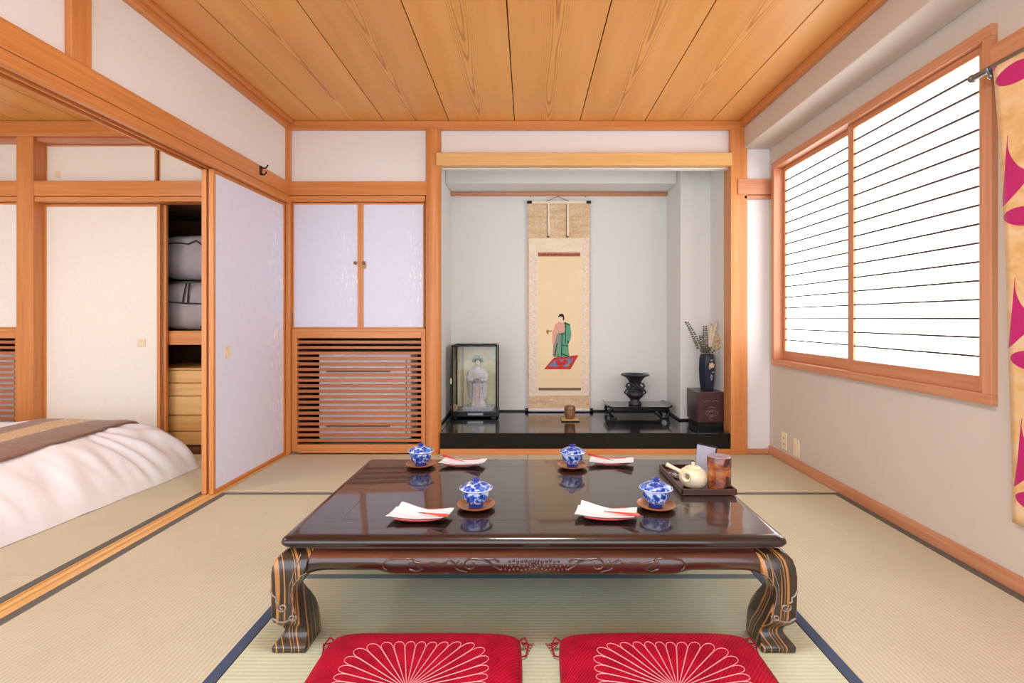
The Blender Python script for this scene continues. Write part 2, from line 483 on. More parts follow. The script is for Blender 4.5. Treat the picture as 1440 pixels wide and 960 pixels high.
def wloc(o):
    p = Vector((0, 0, 0))
    while o is not None: p += o.location; o = o.parent
    return p
def lloc(o):      # offset of a part inside its thing
    p = Vector((0, 0, 0))
    while o.parent is not None: p += o.location; o = o.parent
    return p
def tag(o, label=None, cat=None, group=None, kind=None):
    if label: o['label'] = label
    if cat: o['category'] = cat
    if group: o['group'] = group
    if kind: o['kind'] = kind
    return o
def thing(name, loc, label, cat, group=None, rz=0, kind=None):
    o = bpy.data.objects.new(name, None); COL.objects.link(o); o.empty_display_size = .1
    o.location = loc; o.rotation_euler = (0, 0, rz)
    return tag(o, label, cat, group, kind)
def copy_tree(o, parent=None):
    c = o.copy(); COL.objects.link(c)
    if parent is not None: c.parent = parent
    for ch in list(o.children): copy_tree(ch, c)
    return c
def bx(x0, x1, y0, y1, z0, z1): return MB().box(x0, x1, y0, y1, z0, z1)
def wbox(name, x0, x1, y0, y1, z0, z1, W=WOOD, parent=None, bevel=.002, world=True):
    d = {'x': abs(x1-x0), 'y': abs(y1-y0), 'z': abs(z1-z0)}; a = max(d, key=d.get)
    return bx(x0, x1, y0, y1, z0, z1).build(name, W[a], parent, world, bevel, origin='centre')
def struct(o, label=None): return tag(o, label, None, None, 'structure')
_n = {'trim': 0}
def trim(x0, x1, y0, y1, z0, z1, label, W=WOOD, bevel=.003):
    _n['trim'] += 1
    return struct(wbox('trim_%d' % _n['trim'], x0, x1, y0, y1, z0, z1, W, None, bevel), label)

XL, XR, YB, YF, ZC = -1.785, 1.80, 3.83, -1.3, 2.46     # room limits
BX = -5.0                                               # bedroom far side

# ------------------------------------------------------------------ setting: floor
floor = struct(bx(BX-.1, XR+.2, YF, 4.95, -.12, -.03).build('floor', M_SHELL), 'floor laid with pale tatami mats')
def mat_(x0, x1, y0, y1, long, heri, material, h=.037, b0=True, b1=True, heri2=None):
    g = .0012
    t = bx(x0+g, x1-g, y0+g, y1-g, -.03, 0).build('tatami_mat', material, floor, origin='centre')
    if long == 'y': ed = ([(x0+g, x0+h, y0+g, y1-g)] if b0 else [])+([(x1-h, x1-g, y0+g, y1-g)] if b1 else [])
    else: ed = ([(x0+g, x1-g, y0+g, y0+h)] if b0 else [])+([(x0+g, x1-g, y1-h, y1-g)] if b1 else [])
    for k, e in enumerate(ed): bx(*e, -.004, .0012).build('cloth_border', heri2 if (heri2 and k) else heri, t, origin='centre')
    return t
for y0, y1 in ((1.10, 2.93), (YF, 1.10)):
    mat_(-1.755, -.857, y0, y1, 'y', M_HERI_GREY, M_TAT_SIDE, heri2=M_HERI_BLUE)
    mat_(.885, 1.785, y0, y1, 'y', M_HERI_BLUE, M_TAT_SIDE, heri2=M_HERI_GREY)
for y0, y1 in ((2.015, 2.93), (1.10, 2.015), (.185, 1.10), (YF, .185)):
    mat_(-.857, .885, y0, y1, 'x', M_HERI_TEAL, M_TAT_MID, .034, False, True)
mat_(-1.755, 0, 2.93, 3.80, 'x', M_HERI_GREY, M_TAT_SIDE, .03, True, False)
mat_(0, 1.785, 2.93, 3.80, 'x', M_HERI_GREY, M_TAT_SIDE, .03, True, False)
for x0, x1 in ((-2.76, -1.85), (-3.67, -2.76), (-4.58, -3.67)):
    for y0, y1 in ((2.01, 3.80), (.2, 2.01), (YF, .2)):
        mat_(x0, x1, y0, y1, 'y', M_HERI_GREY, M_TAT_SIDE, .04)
# threshold with two running grooves between the rooms
th = wbox('threshold', -1.848, -1.757, YF, 3.80, -.03, -.003, WOODL, floor, 0)
for a, b in ((-1.848, -1.842), (-1.822, -1.805), (-1.785, -1.757)):
    wbox('threshold_rib', a, b, YF, 3.80, -.003, .001, WOODL, th, 0)
tag(th, 'grooved pale wood sliding door threshold')

# ------------------------------------------------------------------ setting: ceiling
ceil = struct(bx(BX-.1, XR+.2, YF, 4.95, ZC+.012, ZC+.15).build('ceiling', M_DARK), 'cedar board ceiling with dark joints')
seams = [-1.785, -1.524, -1.06, -.582, -.097, .386, .865, 1.357, 1.60]
for a, b in zip(seams[:-1], seams[1:]):
    bx(a+.003, b-.003, YF, 3.82, ZC, ZC+.011).build('ceiling_board', M_BOARD, ceil, bevel=.001, origin=((a+b)/2 if b-a > .4 else (a-.12 if a < 0 else b+.12), 1.2, ZC), seg=1)
bs = [-4.72, -4.24, -3.76, -3.28, -2.80, -2.32, -1.86]
for a, b in zip(bs[:-1], bs[1:]):
    bx(a+.003, b-.003, YF, 3.82, ZC, ZC+.011).build('ceiling_board', M_BOARD, ceil, bevel=.001, origin=((a+b)/2, 1.2, ZC), seg=1)
trim(XL, -1.752, YF, 3.80, 2.40, 2.455, 'cedar ceiling moulding along the left wall')
trim(-1.752, -1.725, YF, 3.79, 2.432, 2.458, 'upper step of the left ceiling moulding')
trim(1.565, 1.60, YF, 3.80, 2.41, 2.458, 'cedar ceiling moulding under the right beam')
trim(XL, 1.60, 3.795, 3.835, 2.398, 2.458, 'cedar ceiling moulding along the back wall')

# ------------------------------------------------------------------ setting: walls
struct(bx(-1.835, XL, YF, 3.83, 1.90, 2.47).build('wall_left', M_WHITE), 'white plaster wall above the sliding doors')
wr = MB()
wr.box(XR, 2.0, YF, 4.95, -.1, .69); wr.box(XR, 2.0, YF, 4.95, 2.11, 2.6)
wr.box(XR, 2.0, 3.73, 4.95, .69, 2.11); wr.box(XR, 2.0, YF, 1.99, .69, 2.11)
struct(wr.build('wall_right', M_BACKLIT), 'plaster wall around the window, backlit shade in its colour')
struct(bx(1.60, XR, YF, 4.9, 2.26, 2.60).build('wall_beam', M_BACKLIT, bevel=.006), 'boxed plaster beam along the right wall')
struct(bx(BX-.1, 2.0, 4.85, 4.95, -.1, 2.6).build('wall_rear', M_SHELL), 'outer wall behind the closets')
struct(bx(BX-.1, BX, YF, 4.95, -.1, 2.6).build('wall_bedroom', M_WHITE), 'white far wall of the bedroom')
wb = MB()
wb.box(XL, -.75, 3.835, 3.90, 2.0, 2.47); wb.box(-.70, 1.56, 3.845, 3.90, 2.12, 2.47); wb.box(1.60, XR, 3.83, 3.9, 0, 2.4)
struct(wb.build('wall_back', M_WHITE), 'white plaster back wall around the alcove')
al = MB()
al.box(-.78, -.70, 3.87, 4.85, 0, 2.5)                     # left cheek
al.box(-.78, 1.65, 4.70, 4.85, 0, 2.5)                     # back
al.box(1.271, 1.65, 4.28, 4.75, 0, 2.5)                    # boxed column
al.box(1.52, 1.80, 3.90, 4.30, 0, 2.5)                     # right cheek
al.box(-.70, 1.271, 4.38, 4.70, 2.152, 2.5)                # dropped soffit
al.box(-.70, 1.6, 3.90, 4.75, 2.44, 2.5)
struct(al.build('wall_alcove', M_GREY, bevel=.008), 'pale grey plaster walls of the alcove')

# posts, rails and lintels
post = MB().lathe([(.058, 0), (.058, 2.40)], 40, (-.703, 3.842, 0))
_n['trim'] += 1
struct(post.build('trim_%d' % _n['trim'], WOOD['z'], smooth=40, origin='centre'), 'polished round cedar alcove post')
trim(1.50, 1.622, 3.80, 3.94, 0, 2.40, 'square cedar post right of the alcove')
trim(-.672, 1.503, 3.775, 3.845, 2.125, 2.22, 'pale cedar lintel over the alcove', WOODL, .006)
trim(-.70, 1.271, 4.668, 4.70, 2.117, 2.148, 'slim scroll rail at the top of the alcove', WOODR)
trim(-.645, 1.622, 3.79, 3.86, 0, .040, 'cedar sill under the alcove platform')
trim(-1.79, -1.757, 3.80, 3.85, 0, 2.40, 'slim cedar post in the left corner')
trim(XL, -.74, 3.805, 3.84, 1.915, 2.015, 'wide cedar rail above the cabinet doors')
trim(XL, -.76, 3.812, 3.90, 1.868, 1.913, 'narrow cedar rail above the cabinet doors')
trim(1.55, XR, 3.79, 3.83, 1.915, 2.03, 'short cedar rail right of the alcove post', WOODR)
trim(1.60, XR, 3.80, 3.83, 1.885, 1.912, 'thin cedar rail right of the alcove post', WOODR)
# left wall rails (between the rooms)
trim(-1.795, -1.757, YF, 3.80, 1.907, 2.008, 'wide cedar rail along the left wall')
ka = trim(-1.872, -1.755, YF, 3.82, 1.868, 1.904, 'cedar door head between the rooms')
for a, b in ((-1.872, -1.86), (-1.826, -1.816), (-1.784, -1.755)):
    wbox('door_head_rib', a, b, YF, 3.82, 1.853, 1.868, WOOD, ka, .001)
trim(-1.835, -1.758, 1.985, 2.078, 2.008, 2.40, 'short cedar stud on the white left wall')
trim(-1.80, -1.762, 3.79, 3.83, 2.008, 2.40, 'corner stud above the left rail')
# bases
struct(wbox('baseboard_right', 1.785, XR, YF, 3.815, 0, .062, WOODR), 'reddish skirting along the right wall')
struct(wbox('baseboard_back', 1.622, XR-.015, 3.81, 3.83, 0, .035, WOODR), 'reddish skirting right of the alcove')
# alcove tatami-edge strip
e = MB(); e.box(-.70, 1.271, 4.682, 4.70, .156, .17); e.box(-.70, -.685, 3.9, 4.682, .156, .17)
e.box(1.253, 1.271, 4.28, 4.682, .156, .17); e.box(1.253, 1.50, 4.262, 4.28, .156, .17)
struct(e.build('baseboard_alcove', M_BLACKS), 'thin black edging at the foot of the alcove walls')

# ------------------------------------------------------------------ setting: window
win = thing('window_1', (XR, 2.86, .667), 'wide window of two frosted sliding sashes in red cedar frames', None, kind='structure')
cx0 = 1.775
for nm, a in (('casing', (cx0, 1.86, 1.97, 3.755, 2.085, 2.132)), ('casing', (cx0, 1.86, 1.97, 3.755, .667, .708)),
              ('casing', (cx0, 1.86, 3.713, 3.755, .708, 2.085)), ('casing', (cx0, 1.86, 1.97, 2.012, .708, 2.085))):
    wbox(nm, *a, W=WOODR, parent=win)
def sash(y0, y1, x):
    w0, w1 = .048, (.050 if y0 < 2.5 else .034)
    s = wbox('sash', x, x+.028, y0, y0+w0, .708, 2.085, WOODR, win)
    wbox('stile', x, x+.028, y1-w1, y1, .708, 2.085, WOODR, s)
    wbox('bottom_rail', x, x+.028, y0+w0, y1-w1, .708, .772, WOODR, s)
    wbox('top_rail', x, x+.028, y0+w0, y1-w1, 2.053, 2.085, WOODR, s)
    bx(x+.014, x+.018, y0+w0, y1-w1, .772, 2.053).build('pane', M_PANE, s, origin='centre')
    proto = None
    for k in range(16):
        z = .849+k*.0759
        if proto is None:
            proto = bx(x+.004, x+.014, y0+w0, y1-w1, z-.004, z+.004).build('muntin', M_MUNTIN, s, origin='centre')
        else:
            c = proto.copy(); COL.objects.link(c); c.location = proto.location+Vector((0, 0, k*.0759))
    return s
sash(2.012, 2.905, 1.805)
sash(2.865, 3.713, 1.838)
bx(1.90, 1.93, 1.9, 3.8, .6, 2.2).build('outer_shutter', M_SHELL, win, origin='centre')

# door opening behind the hanging cloth: its head rail on the right wall
trim(1.765, XR, .6, 1.968, 1.945, 2.04, 'cedar rail right of the window', WOODR)

# ------------------------------------------------------------------ setting: sliding doors between the rooms
def fusuma(name, x0, x1, y0, y1, z0, z1, paper, label, handle_y=None):
    d = thing(name, ((x0+x1)/2, (y0+y1)/2, z0), label, None, kind='structure')
    f = .022
    wbox('stile', x0, x1, y0, y0+f, z0, z1, WOOD, d); wbox('stile', x0, x1, y1-f, y1, z0, z1, WOOD, d)
    wbox('rail', x0, x1, y0+f, y1-f, z0, z0+f, WOOD, d); wbox('rail', x0, x1, y0+f, y1-f, z1-f, z1, WOOD, d)
    bx(x0+.004, x1-.004, y0+f, y1-f, z0+f, z1-f).build('paper_panel', paper, d, origin='centre')
    if handle_y:
        h = MB(); z = .80
        h.box(x1-.005, x1-.001, handle_y-.028, handle_y+.028, z-.034, z+.034)
        h.build('door_pull', M_CREAMHANDLE, d, origin='centre', bevel=.004)
    return d
fusuma('door_1', -1.815, -1.787, 2.928, 3.795, .001, 1.853, M_FUSUMA, 'lilac sliding paper door with silver bamboo print at the far edge', 3.07)
fusuma('door_2', -1.858, -1.830, 2.932, 3.795, .001, 1.853, M_CREAM, 'second sliding door stacked behind the lilac one')

# ------------------------------------------------------------------ cabinets with grille (main room and bedroom)
def cabinet(x0, x1, paper, label, main):
    c = thing('built_in_cabinet', ((x0+x1)/2, 3.85, 0), label, 'cabinet')
    m = MB()
    m.box(x0, x0+.012, 3.86, 4.6, .0, 1.868); m.box(x1-.012, x1, 3.86, 4.6, .0, 1.868)
    m.box(x0, x1, 4.59, 4.62, 0, 1.868); m.box(x0, x1, 3.88, 4.6, .91, .925); m.box(x0, x1, 3.86, 4.6, 0, .01); m.box(x0, x1, 3.86, 4.6, 1.855, 1.868)
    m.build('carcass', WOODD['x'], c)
    xm = (x0+x1)/2+.01
    for k, (a, b) in enumerate(((x0+.004, xm), (xm+.001, x1-.012))):
        y = 3.84
        la, lb = (.010, .022) if k == 0 else (.022, .012)
        d = bx(a+la, b-lb, y+.004, y+.018, .938, 1.852).build('door', paper, c, origin='centre')
        wbox('door_stile', a, a+la, y-.003, y+.022, .926, 1.866, WOOD, d); wbox('door_stile', b-lb, b, y-.003, y+.022, .926, 1.866, WOOD, d)
        wbox('door_rail', a+la, b-lb, y-.003, y+.022, .926, .938, WOOD, d); wbox('door_rail', a+la, b-lb, y-.003, y+.022, 1.852, 1.866, WOOD, d)
        if main:
            hx = xm-.035 if k == 0 else xm+.028
            kb = MB().ball((hx, y-.012, 1.415), .012); kb.tube([(hx, y-.004, 1.415), (hx, y+.006, 1.415)], .005, 8)
            if k == 1:
                kb.box(hx-.016, hx+.012, y-.010, y-.004, 1.375, 1.405)
            kb.build('knob', M_BRASS, d, smooth=60)
        if k == 0: bx(a-.002, a+.004, y-.006, y, 1.0, 1.05).build('hinge', M_STEEL, d)
    y0, y1 = 3.825, 3.865
    wbox('stile', x0+.004, x0+.042, y0, y1, .011, .926, WOOD, c); wbox('stile', x1-.034, x1-.004, y0, y1, .011, .926, WOOD, c)
    wbox('rail', x0+.042, x1-.034, y0, y1, .856, .905, WOOD, c); wbox('rail', x0+.042, x1-.034, y0, y1, .0, .064, WOOD, c)
    wbox('rail', x0+.003, x1-.003, y0-.004, y1, .905, .926, WOOD, c)
    pr = None
    for k in range(19):
        z = .0945+k*.04065
        if pr is None: pr = wbox('slat', x0+.042, x1-.034, y0+.006, y0+.018, z-.0108, z+.0108, WOODS, c, .002)
        else:
            s = pr.copy(); COL.objects.link(s); s.location = pr.location+Vector((0, 0, k*.04065))
    return c
cabinet(-1.757, -.757, M_FUSUMA_C, 'built-in cabinet with two lilac doors above a slatted cedar grille', True)
cabinet(-4.78, -3.775, M_CREAM, 'bedroom cabinet at the photo edge with cream door over grille', False)
def air_con(x0, x1, label, grp=None):
    a = thing('air_conditioner', ((x0+x1)/2, 4.12, .01), label, 'air conditioner')
    bx(x0, x1, 3.915, 4.15, .085, .735).build('casing', M_ACW, a, bevel=.012)
    bx(x0+.03, x1-.03, 3.94, 4.13, .011, .085).build('foot', M_ACD, a)
    for i, z in enumerate((.575, .602, .165, .187)):
        bx(x0+.06, x1-.16, 3.909, 3.917, z-.007, z+.007).build('vent', M_ACD, a)
    bx(x1-.04, x1-.034, 3.911, 3.916, .11, .71).build('seam', M_ACD, a)
    return a
air_con(-1.59, -.885, 'white floor air conditioner behind the grille under the lilac cabinet doors')
air_con(-4.7, -3.86, 'white air conditioner behind the bedroom grille at the photo edge')

# ------------------------------------------------------------------ bedroom back wall and closet
trim(-3.775, -3.65, 3.80, 3.95, 0, 2.40, 'thick cedar post of the bedroom closet')
trim(-4.9, -1.80, 3.805, 3.84, 1.905, 2.02, 'wide cedar rail across the bedroom closet')
trim(-4.9, -1.80, 3.812, 3.93, 1.868, 1.903, 'narrow cedar rail above the bedroom closet doors')
trim(-4.9, -1.80, 3.79, 3.86, 2.345, 2.458, 'cedar ceiling moulding across the bedroom back wall')
trim(-4.9, -1.80, 3.83, 3.93, 2.318, 2.345, 'thin cedar head of the bedroom upper cupboards', WOODR)
struct(bx(-4.9, -3.775, 3.9, 3.95, 2.02, 2.32).build('wall_cupboard', M_CREAM), 'cream paper panel at the upper left edge')
up = thing('upper_cupboard', (-2.75, 3.9, 2.02), 'high cupboard with cream sliding panels above the bedroom closet', 'cupboard')
for a, b, y in ((-3.655, -2.815, 3.90), (-2.815, -1.97, 3.925)):
    d = bx(a+.012, b-.012, y+.004, y+.016, 2.032, 2.306).build('door', M_CREAM, up, origin='centre')
    wbox('door_stile', a, a+.012, y, y+.02, 2.021, 2.317, WOOD, d); wbox('door_stile', b-.012, b, y, y+.02, 2.021, 2.317, WOOD, d)
    wbox('door_rail', a+.012, b-.012, y, y+.02, 2.021, 2.032, WOOD, d); wbox('door_rail', a+.012, b-.012, y, y+.02, 2.306, 2.317, WOOD, d)
    if a < -3: bx(a+.07, a+.115, y, y+.005, 2.07, 2.12).build('door_pull', M_CREAMHANDLE, d, bevel=.004)
bx(-3.66, -1.96, 4.55, 4.6, 2.0, 2.35).build('back_panel', M_DARK, up)
clo = thing('closet', (-2.75, 3.9, 0), 'bedroom closet with one cream sliding door pushed open', 'closet')
m = MB(); m.box(-3.70, -3.66, 3.95, 4.7, 0, 1.9); m.box(-1.96, -1.92, 3.86, 4.7, 0, 1.9); m.box(-3.7, -1.92, 4.66, 4.72, 0, 1.9)
m.box(-3.7, -1.92, 3.95, 4.7, 1.88, 1.91); m.box(-3.7, -1.92, 3.86, 4.7, -.02, .012)
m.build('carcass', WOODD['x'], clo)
wbox('shelf', -3.66, -1.96, 3.965, 4.65, .875, .905, WOODL, clo); wbox('shelf_edge', -3.66, -1.96, 3.955, 3.985, .80, .90, WOOD, clo)
def cdoor(a, b, y):
    d = bx(a+.022, b-.024, y+.004, y+.02, .03, 1.845).build('door', M_CREAM, clo, origin='centre')
    wbox('door_stile', a, a+.022, y, y+.026, .012, 1.865, WOOD, d); wbox('door_stile', b-.024, b, y, y+.026, .012, 1.865, WOOD, d)
    wbox('door_rail', a+.022, b-.024, y, y+.026, .012, .03, WOOD, d); wbox('door_rail', a+.022, b-.024, y, y+.026, 1.845, 1.865, WOOD, d)
    return d
d = cdoor(-3.655, -2.775, 3.885)
bx(-2.945, -2.885, 3.884, 3.889, .785, .845).build('door_pull', M_CREAMHANDLE, d, bevel=.004)
cdoor(-3.62, -2.752, 3.917)

# grey storage bags on the closet shelf
def bag(x0, x1, y0, y1, z0, z1, label, seed, seams):
    b = MB(); n = 26
    def P(i, j):
        u = -1+2*i/(n-1); v = 2*PI*j/n
        c, s_ = math.cos(v), math.sin(v); e = .45
        r = (1-abs(u)**6)**.5 if abs(u) < 1 else .02
        r = max(r, .05)
        y = math.copysign(abs(c)**e, c)*r; z = math.copysign(abs(s_)**e, s_)*r
        p = Vector(((x0+x1)/2+u*(x1-x0)/2, (y0+y1)/2+y*(y1-y0)/2, (z0+z1)/2+z*(z1-z0)/2))
        p += Vector((0, 1, 1))*.012*mnoise.noise(p*7+Vector((seed, 0, 0)))*(1 if z > -.9 else 0)
        return p
    b.grid(P, n, n, cv=True, cap=True)
    o = b.build('storage_bag', M_BAG, smooth=180); tag(o, label, 'bag', 'grey storage bags in the closet')
    for pts in seams:
        MB().tube(pts, .006, 6).build('piping', M_PIPE, o)
    return o
yb = 4.03
bag(-3.0, -2.1, 4.06, 4.5, 1.31, 1.67, 'upper grey storage bag with black piping in the closet', 3,
    [[(-2.85+.06*k, 4.052-.004*(k % 2), 1.585+(.03 if k == 4 else .012*math.sin(k))) for k in range(9)]])
bag(-3.0, -2.1, 4.04, 4.5, .908, 1.298, 'lower grey storage bag with black piping on the closet shelf', 9,
    [[(-2.85, yb, 1.285), (-2.6, yb-.004, 1.290), (-2.3, yb, 1.285)],
     [(-2.67, yb, 1.28), (-2.69, yb-.004, 1.18), (-2.70, yb-.002, 1.12)], [(-2.645, yb, 1.28), (-2.655, yb-.004, 1.18), (-2.66, yb-.002, 1.12)],
     [(-2.85, yb, 1.135), (-2.66, yb-.004, 1.12), (-2.5, yb, 1.115)], [(-2.49, yb, 1.25), (-2.5, yb-.004, 1.1), (-2.52, yb, 1.0), (-2.56, yb, .93)]])
ib = bx(-2.472, -2.452, 3.99, 4.02, .908, 1.60).build('folding_board', M_BLUE, bevel=.004)
tag(ib, 'narrow blue board standing beside the grey storage bags', 'board')
ch = thing('drawer_chest', (-2.45, 4.0, .012), 'pale wooden chest of drawers under the closet shelf', 'chest')
bx(-2.96, -1.98, 4.02, 4.5, .012, .60).build('carcass', WOODL['x'], ch)
bx(-2.97, -1.975, 3.99, 4.5, .602, .618).build('chest_top', WOODL['x'], ch, bevel=.004)
for a, b in ((.505, .60), (.405, .50), (.255, .40), (.13, .25), (.02, .125)):
    wbox('drawer', -2.955, -1.985, 3.995, 4.02, a, b-.004, WOODL, ch, .004)

# ------------------------------------------------------------------ bed
BH = .335
def foot_x(y): return -2.30+.10*max(0, min(1, (y-2.2)/1.2))
def bed_z(x, y):
    xe = foot_x(y); dx = max(0, min(1, (x-xe+.55)/.55))
    dyf = max(0, min(1, (y-3.34)/.26)) if y > 3.34 else 0
    dyn = max(0, min(1, (2.2-y)/.4)) if y < 2.2 else 0
    m = max(dyf, dyn)
    d = min(1, (dx**3.2+m**3.2)**(1/3.2))
    return max(0, 1-d**2.0)**.68
def bed_pt(u, v, lift=0, fold=True):
    # u 0..1 along x (foot at 1), v 0..1 along y, mapped so the rim is a superellipse on the floor
    y = 1.72+v*1.88; x = -4.45+u*(foot_x(y)+4.45)
    z = bed_z(x, y)*BH
    p = Vector((x, y, z))
    k = 1-z/BH
    z += .014*mnoise.noise(Vector((x*2.2, y*2.2, 0)))*(1-k*.5)+.006*mnoise.noise(Vector((x*7, y*7, 4)))
    if fold and k > .02:
        ang = math.atan2(max(0, y-3.0), max(.001, x+2.85))
        z += .024*min(1, k*2.2)*(1-k)*2*(.25+max(0, (y-2.7))*1.1)*math.sin(ang*30+5*mnoise.noise(Vector((x*3, y*3, 1))))
        z += .030*min(1, k*2)*(1-k)*2*mnoise.noise(Vector((x*2.5, y*8+x*3, 7)))+.012*min(1, k*2)*(1-k)*2*mnoise.noise(Vector((x*5, y*19, 2)))
    return Vector((x, y, max(.002, z)+lift))
bm_ = MB()
NU, NV = 130, 110
def squash(i, j):
    u = i/(NU-1); v = j/(NV-1)
    p = bed_pt(u, v)
    q = p
    if p.z < .08: q = p+Vector((.012*mnoise.noise(Vector((p.y*4, 0, 3))), 0, 0))
    return q
bm_.grid(squash, NU, NV)
bed = thing('futon_bed', (-3.35, 2.65, 0), 'thick low futon bed under a white duvet on the bedroom tatami', 'bed')
bm_.build('duvet', M_LINEN, bed, smooth=180)
mt = MB().box(-4.4, -2.75, 1.95, 3.2, .001, .25); mt.build('mattress', M_LINEN, bed, bevel=.05, seg=4)
rn = MB()
def RP(i, j):
    x = -3.17+i/23*.58; v = .05+j/79*.86
    p = bed_pt((x+4.45)/(foot_x(1.72+v*1.88)+4.45), v, .007, False)
    q = squash_like(x, p.y)
    p.z = max(p.z, q+.006)
    return p
def squash_like(x, y): return bed_pt((x+4.45)/(foot_x(y)+4.45), (y-1.72)/1.88).z
rn.grid(RP, 24, 80)
ro = rn.build('bed_runner', M_RUNNER, smooth=180)
so = ro.modifiers.new('thickness', 'SOLIDIFY'); so.thickness = .004; so.offset = 1
tag(ro, 'brown bed runner with a gold brocade band across the white duvet', 'bed runner')

# ------------------------------------------------------------------ coat hook on the left rail
hk = MB()
hk.box(-1.757, -1.752, 3.375, 3.40, 1.945, 2.005)
hk.tube([(-1.752, 3.388, 1.99), (-1.72, 3.388, 1.992), (-1.708, 3.388, 2.012)], .005, 8)
hk.tube([(-1.752, 3.388, 1.955), (-1.735, 3.388, 1.945), (-1.722, 3.388, 1.957), (-1.72, 3.388, 1.968)], .005, 8)
tag(hk.build('coat_hook', M_BLACKM, smooth=40), 'small black double hook on the cedar rail of the left wall', 'hook')

# ------------------------------------------------------------------ wall plates
for y, z, lb, sl in ((3.602, .145, 'ivory wall socket plate nearer the alcove post', True), (3.44, .137, 'blank ivory wall plate nearer the hanging cloth', False)):
    o = thing('wall_plate', (1.80, y, z-.06), lb, 'wall plate')
    bx(1.792, 1.80, y-.036, y+.036, z-.06, z+.06).build('plate', M_IVORY, o, bevel=.004)
    if sl:
        for zz in (-.02, .02):
            for yy in (-.007, .007): bx(1.7905, 1.793, y+yy-.0015, y+yy+.0015, z+zz-.007, z+zz+.007).build('slot', M_IVORYD, o)
    else:
        bx(1.790, 1.793, y-.016, y+.016, z-.034, z+.034).build('cover', M_IVORY, o, bevel=.002)

# ------------------------------------------------------------------ hanging cloth on its rod
rod = MB().tube([(1.715, 1.98, 1.925), (1.715, .75, 1.925)], .013, 14)
rod.ball((1.715, 1.985, 1.925), .016)
rd = thing('curtain_rod', (1.715, 1.4, 1.9), 'grey steel rod on a bracket beside the window', 'curtain rod')
rod.build('pole', M_STEEL, rd, smooth=50)
br = MB().tube([(1.80, 1.905, 1.935), (1.75, 1.905, 1.935), (1.725, 1.905, 1.905), (1.708, 1.905, 1.905), (1.697, 1.905, 1.925)], .006, 8)
br.box(1.765, 1.80, 1.89, 1.92, 1.90, 1.96)
br.ball((1.715, 1.905, 1.897), .011)
br.build('bracket', M_STEEL, rd, smooth=50)
nr = MB()
def NP(i, j):
    t = i/59; s = j/49
    z = 1.918-1.665*t
    y = 1.885-s*1.1-.006*math.sin(t*5)
    x = 1.703+.072*min(1, t*1.15)**.8+.010*math.sin(s*15+t*.8)*(.25+.5*t)
    return (min(x, 1.787), y, z)
nr.grid(NP, 60, 50)
no = nr.build('noren_curtain', M_NOREN, smooth=180, origin='centre')
so = no.modifiers.new('thickness', 'SOLIDIFY'); so.thickness = .0015
tag(no, 'magenta and gold silk cloth hanging from the steel rod', 'curtain')

# ------------------------------------------------------------------ alcove platform
tk = MB().box(-.645, 1.498, 3.80, 4.70, .042, .156); tk.box(-.70, -.645, 3.90, 4.70, .042, .156)
tag(tk.build('alcove_platform', M_BLACK, bevel=.004), 'glossy black lacquer platform filling the alcove floor', 'platform')

# ------------------------------------------------------------------ hanging scroll
SY = 4.672; K = SY/724
def S(px, py): return ((px-742)*K, 1-(py-448)*K)
sc = thing('hanging_scroll', (S(785, 0)[0], SY, .17), 'tall hanging scroll painted with a robed lady on a rug', 'scroll')
def rect(name, m, x0, y0, x1, y1, d, th=.0012, par=None):
    a, b = S(x0, y0), S(x1, y1)
    return bx(a[0], b[0], SY-d-th, SY-d, b[1], a[1]).build(name, m, par or sc, origin='centre')
mount = rect('mount', M_SC_TEN, 742.5, 285, 829.5, 575, .0)
rect('inner_mount', M_SC_MID, 744, 335, 828, 556, .0013, par=mount)
rect('brocade_strip', M_SC_SIDE, 744.5, 356, 755, 553, .0026, par=mount)
rect('brocade_strip', M_SC_SIDE, 818.5, 335, 828.5, 553, .0026, par=mount)
pic = rect('painting', M_SC_PIC, 756.5, 360, 818, 545, .0026)
rect('brocade_band', M_SC_RED, 756.5, 355, 816, 360.5, .004, par=mount)
rect('brocade_band', M_SC_BRN, 757.5, 545, 817, 548.5, .004, par=mount)
for x in (769, 796):
    f = rect('ribbon', M_SC_MID, x+.8, 285, x+4, 334, .004)
    rect('ribbon_edge', M_SC_BRN, x, 287, x+1, 333, .0045, par=f)
    rect('ribbon_tassel', M_SC_BRN, x-.3, 331.5, x+4, 334, .005, par=f)
rect('top_rod', M_SC_MID, 741.5, 282.5, 830.5, 286, -.002, .008)
rect('rod_tip', M_BLACKM, 741, 282.3, 748, 286.2, -.003, .010); rect('rod_tip', M_BLACKM, 824.5, 282.3, 831, 286.2, -.003, .010)
a, b = S(743, 576), S(829, 576)
MB().tube([(a[0], SY-.012, a[1]), (b[0], SY-.012, b[1])], .014, 16).build('roller', M_PAPERW, sc, smooth=50)
for x0, x1 in ((738.5, 743), (829, 833.5)):
    a, b = S(x0, 576), S(x1, 576)
    MB().tube([(a[0], SY-.012, a[1]), (b[0], SY-.012, b[1])], .017, 16).build('roller_knob', M_BLACKS, sc, smooth=50)
p = [S(768, 283), S(784.5, 276.5), S(800, 283)]
MB().tube([(q[0], SY-.006, q[1]) for q in p], .0028, 6).build('cord', M_SC_BRN, sc)
for x in (746, 784.5, 823):
    h = S(x, 277)
    mb = MB().tube([(h[0], SY-.004, h[1]+.012), (h[0], SY-.010, h[1]), (h[0], SY-.016, h[1]+.008)], .004, 6)
    tag(mb.build('scroll_hook', M_STEEL), {746: 'small metal hook on the scroll rail, left end', 784.5: 'small metal hook on the scroll rail holding the cord', 823: 'small metal hook on the scroll rail, right end'}[x], 'hook', 'scroll rail hooks')
def pt(cx, cy): return S(730+cx/5.336, 420+cy/5.333)
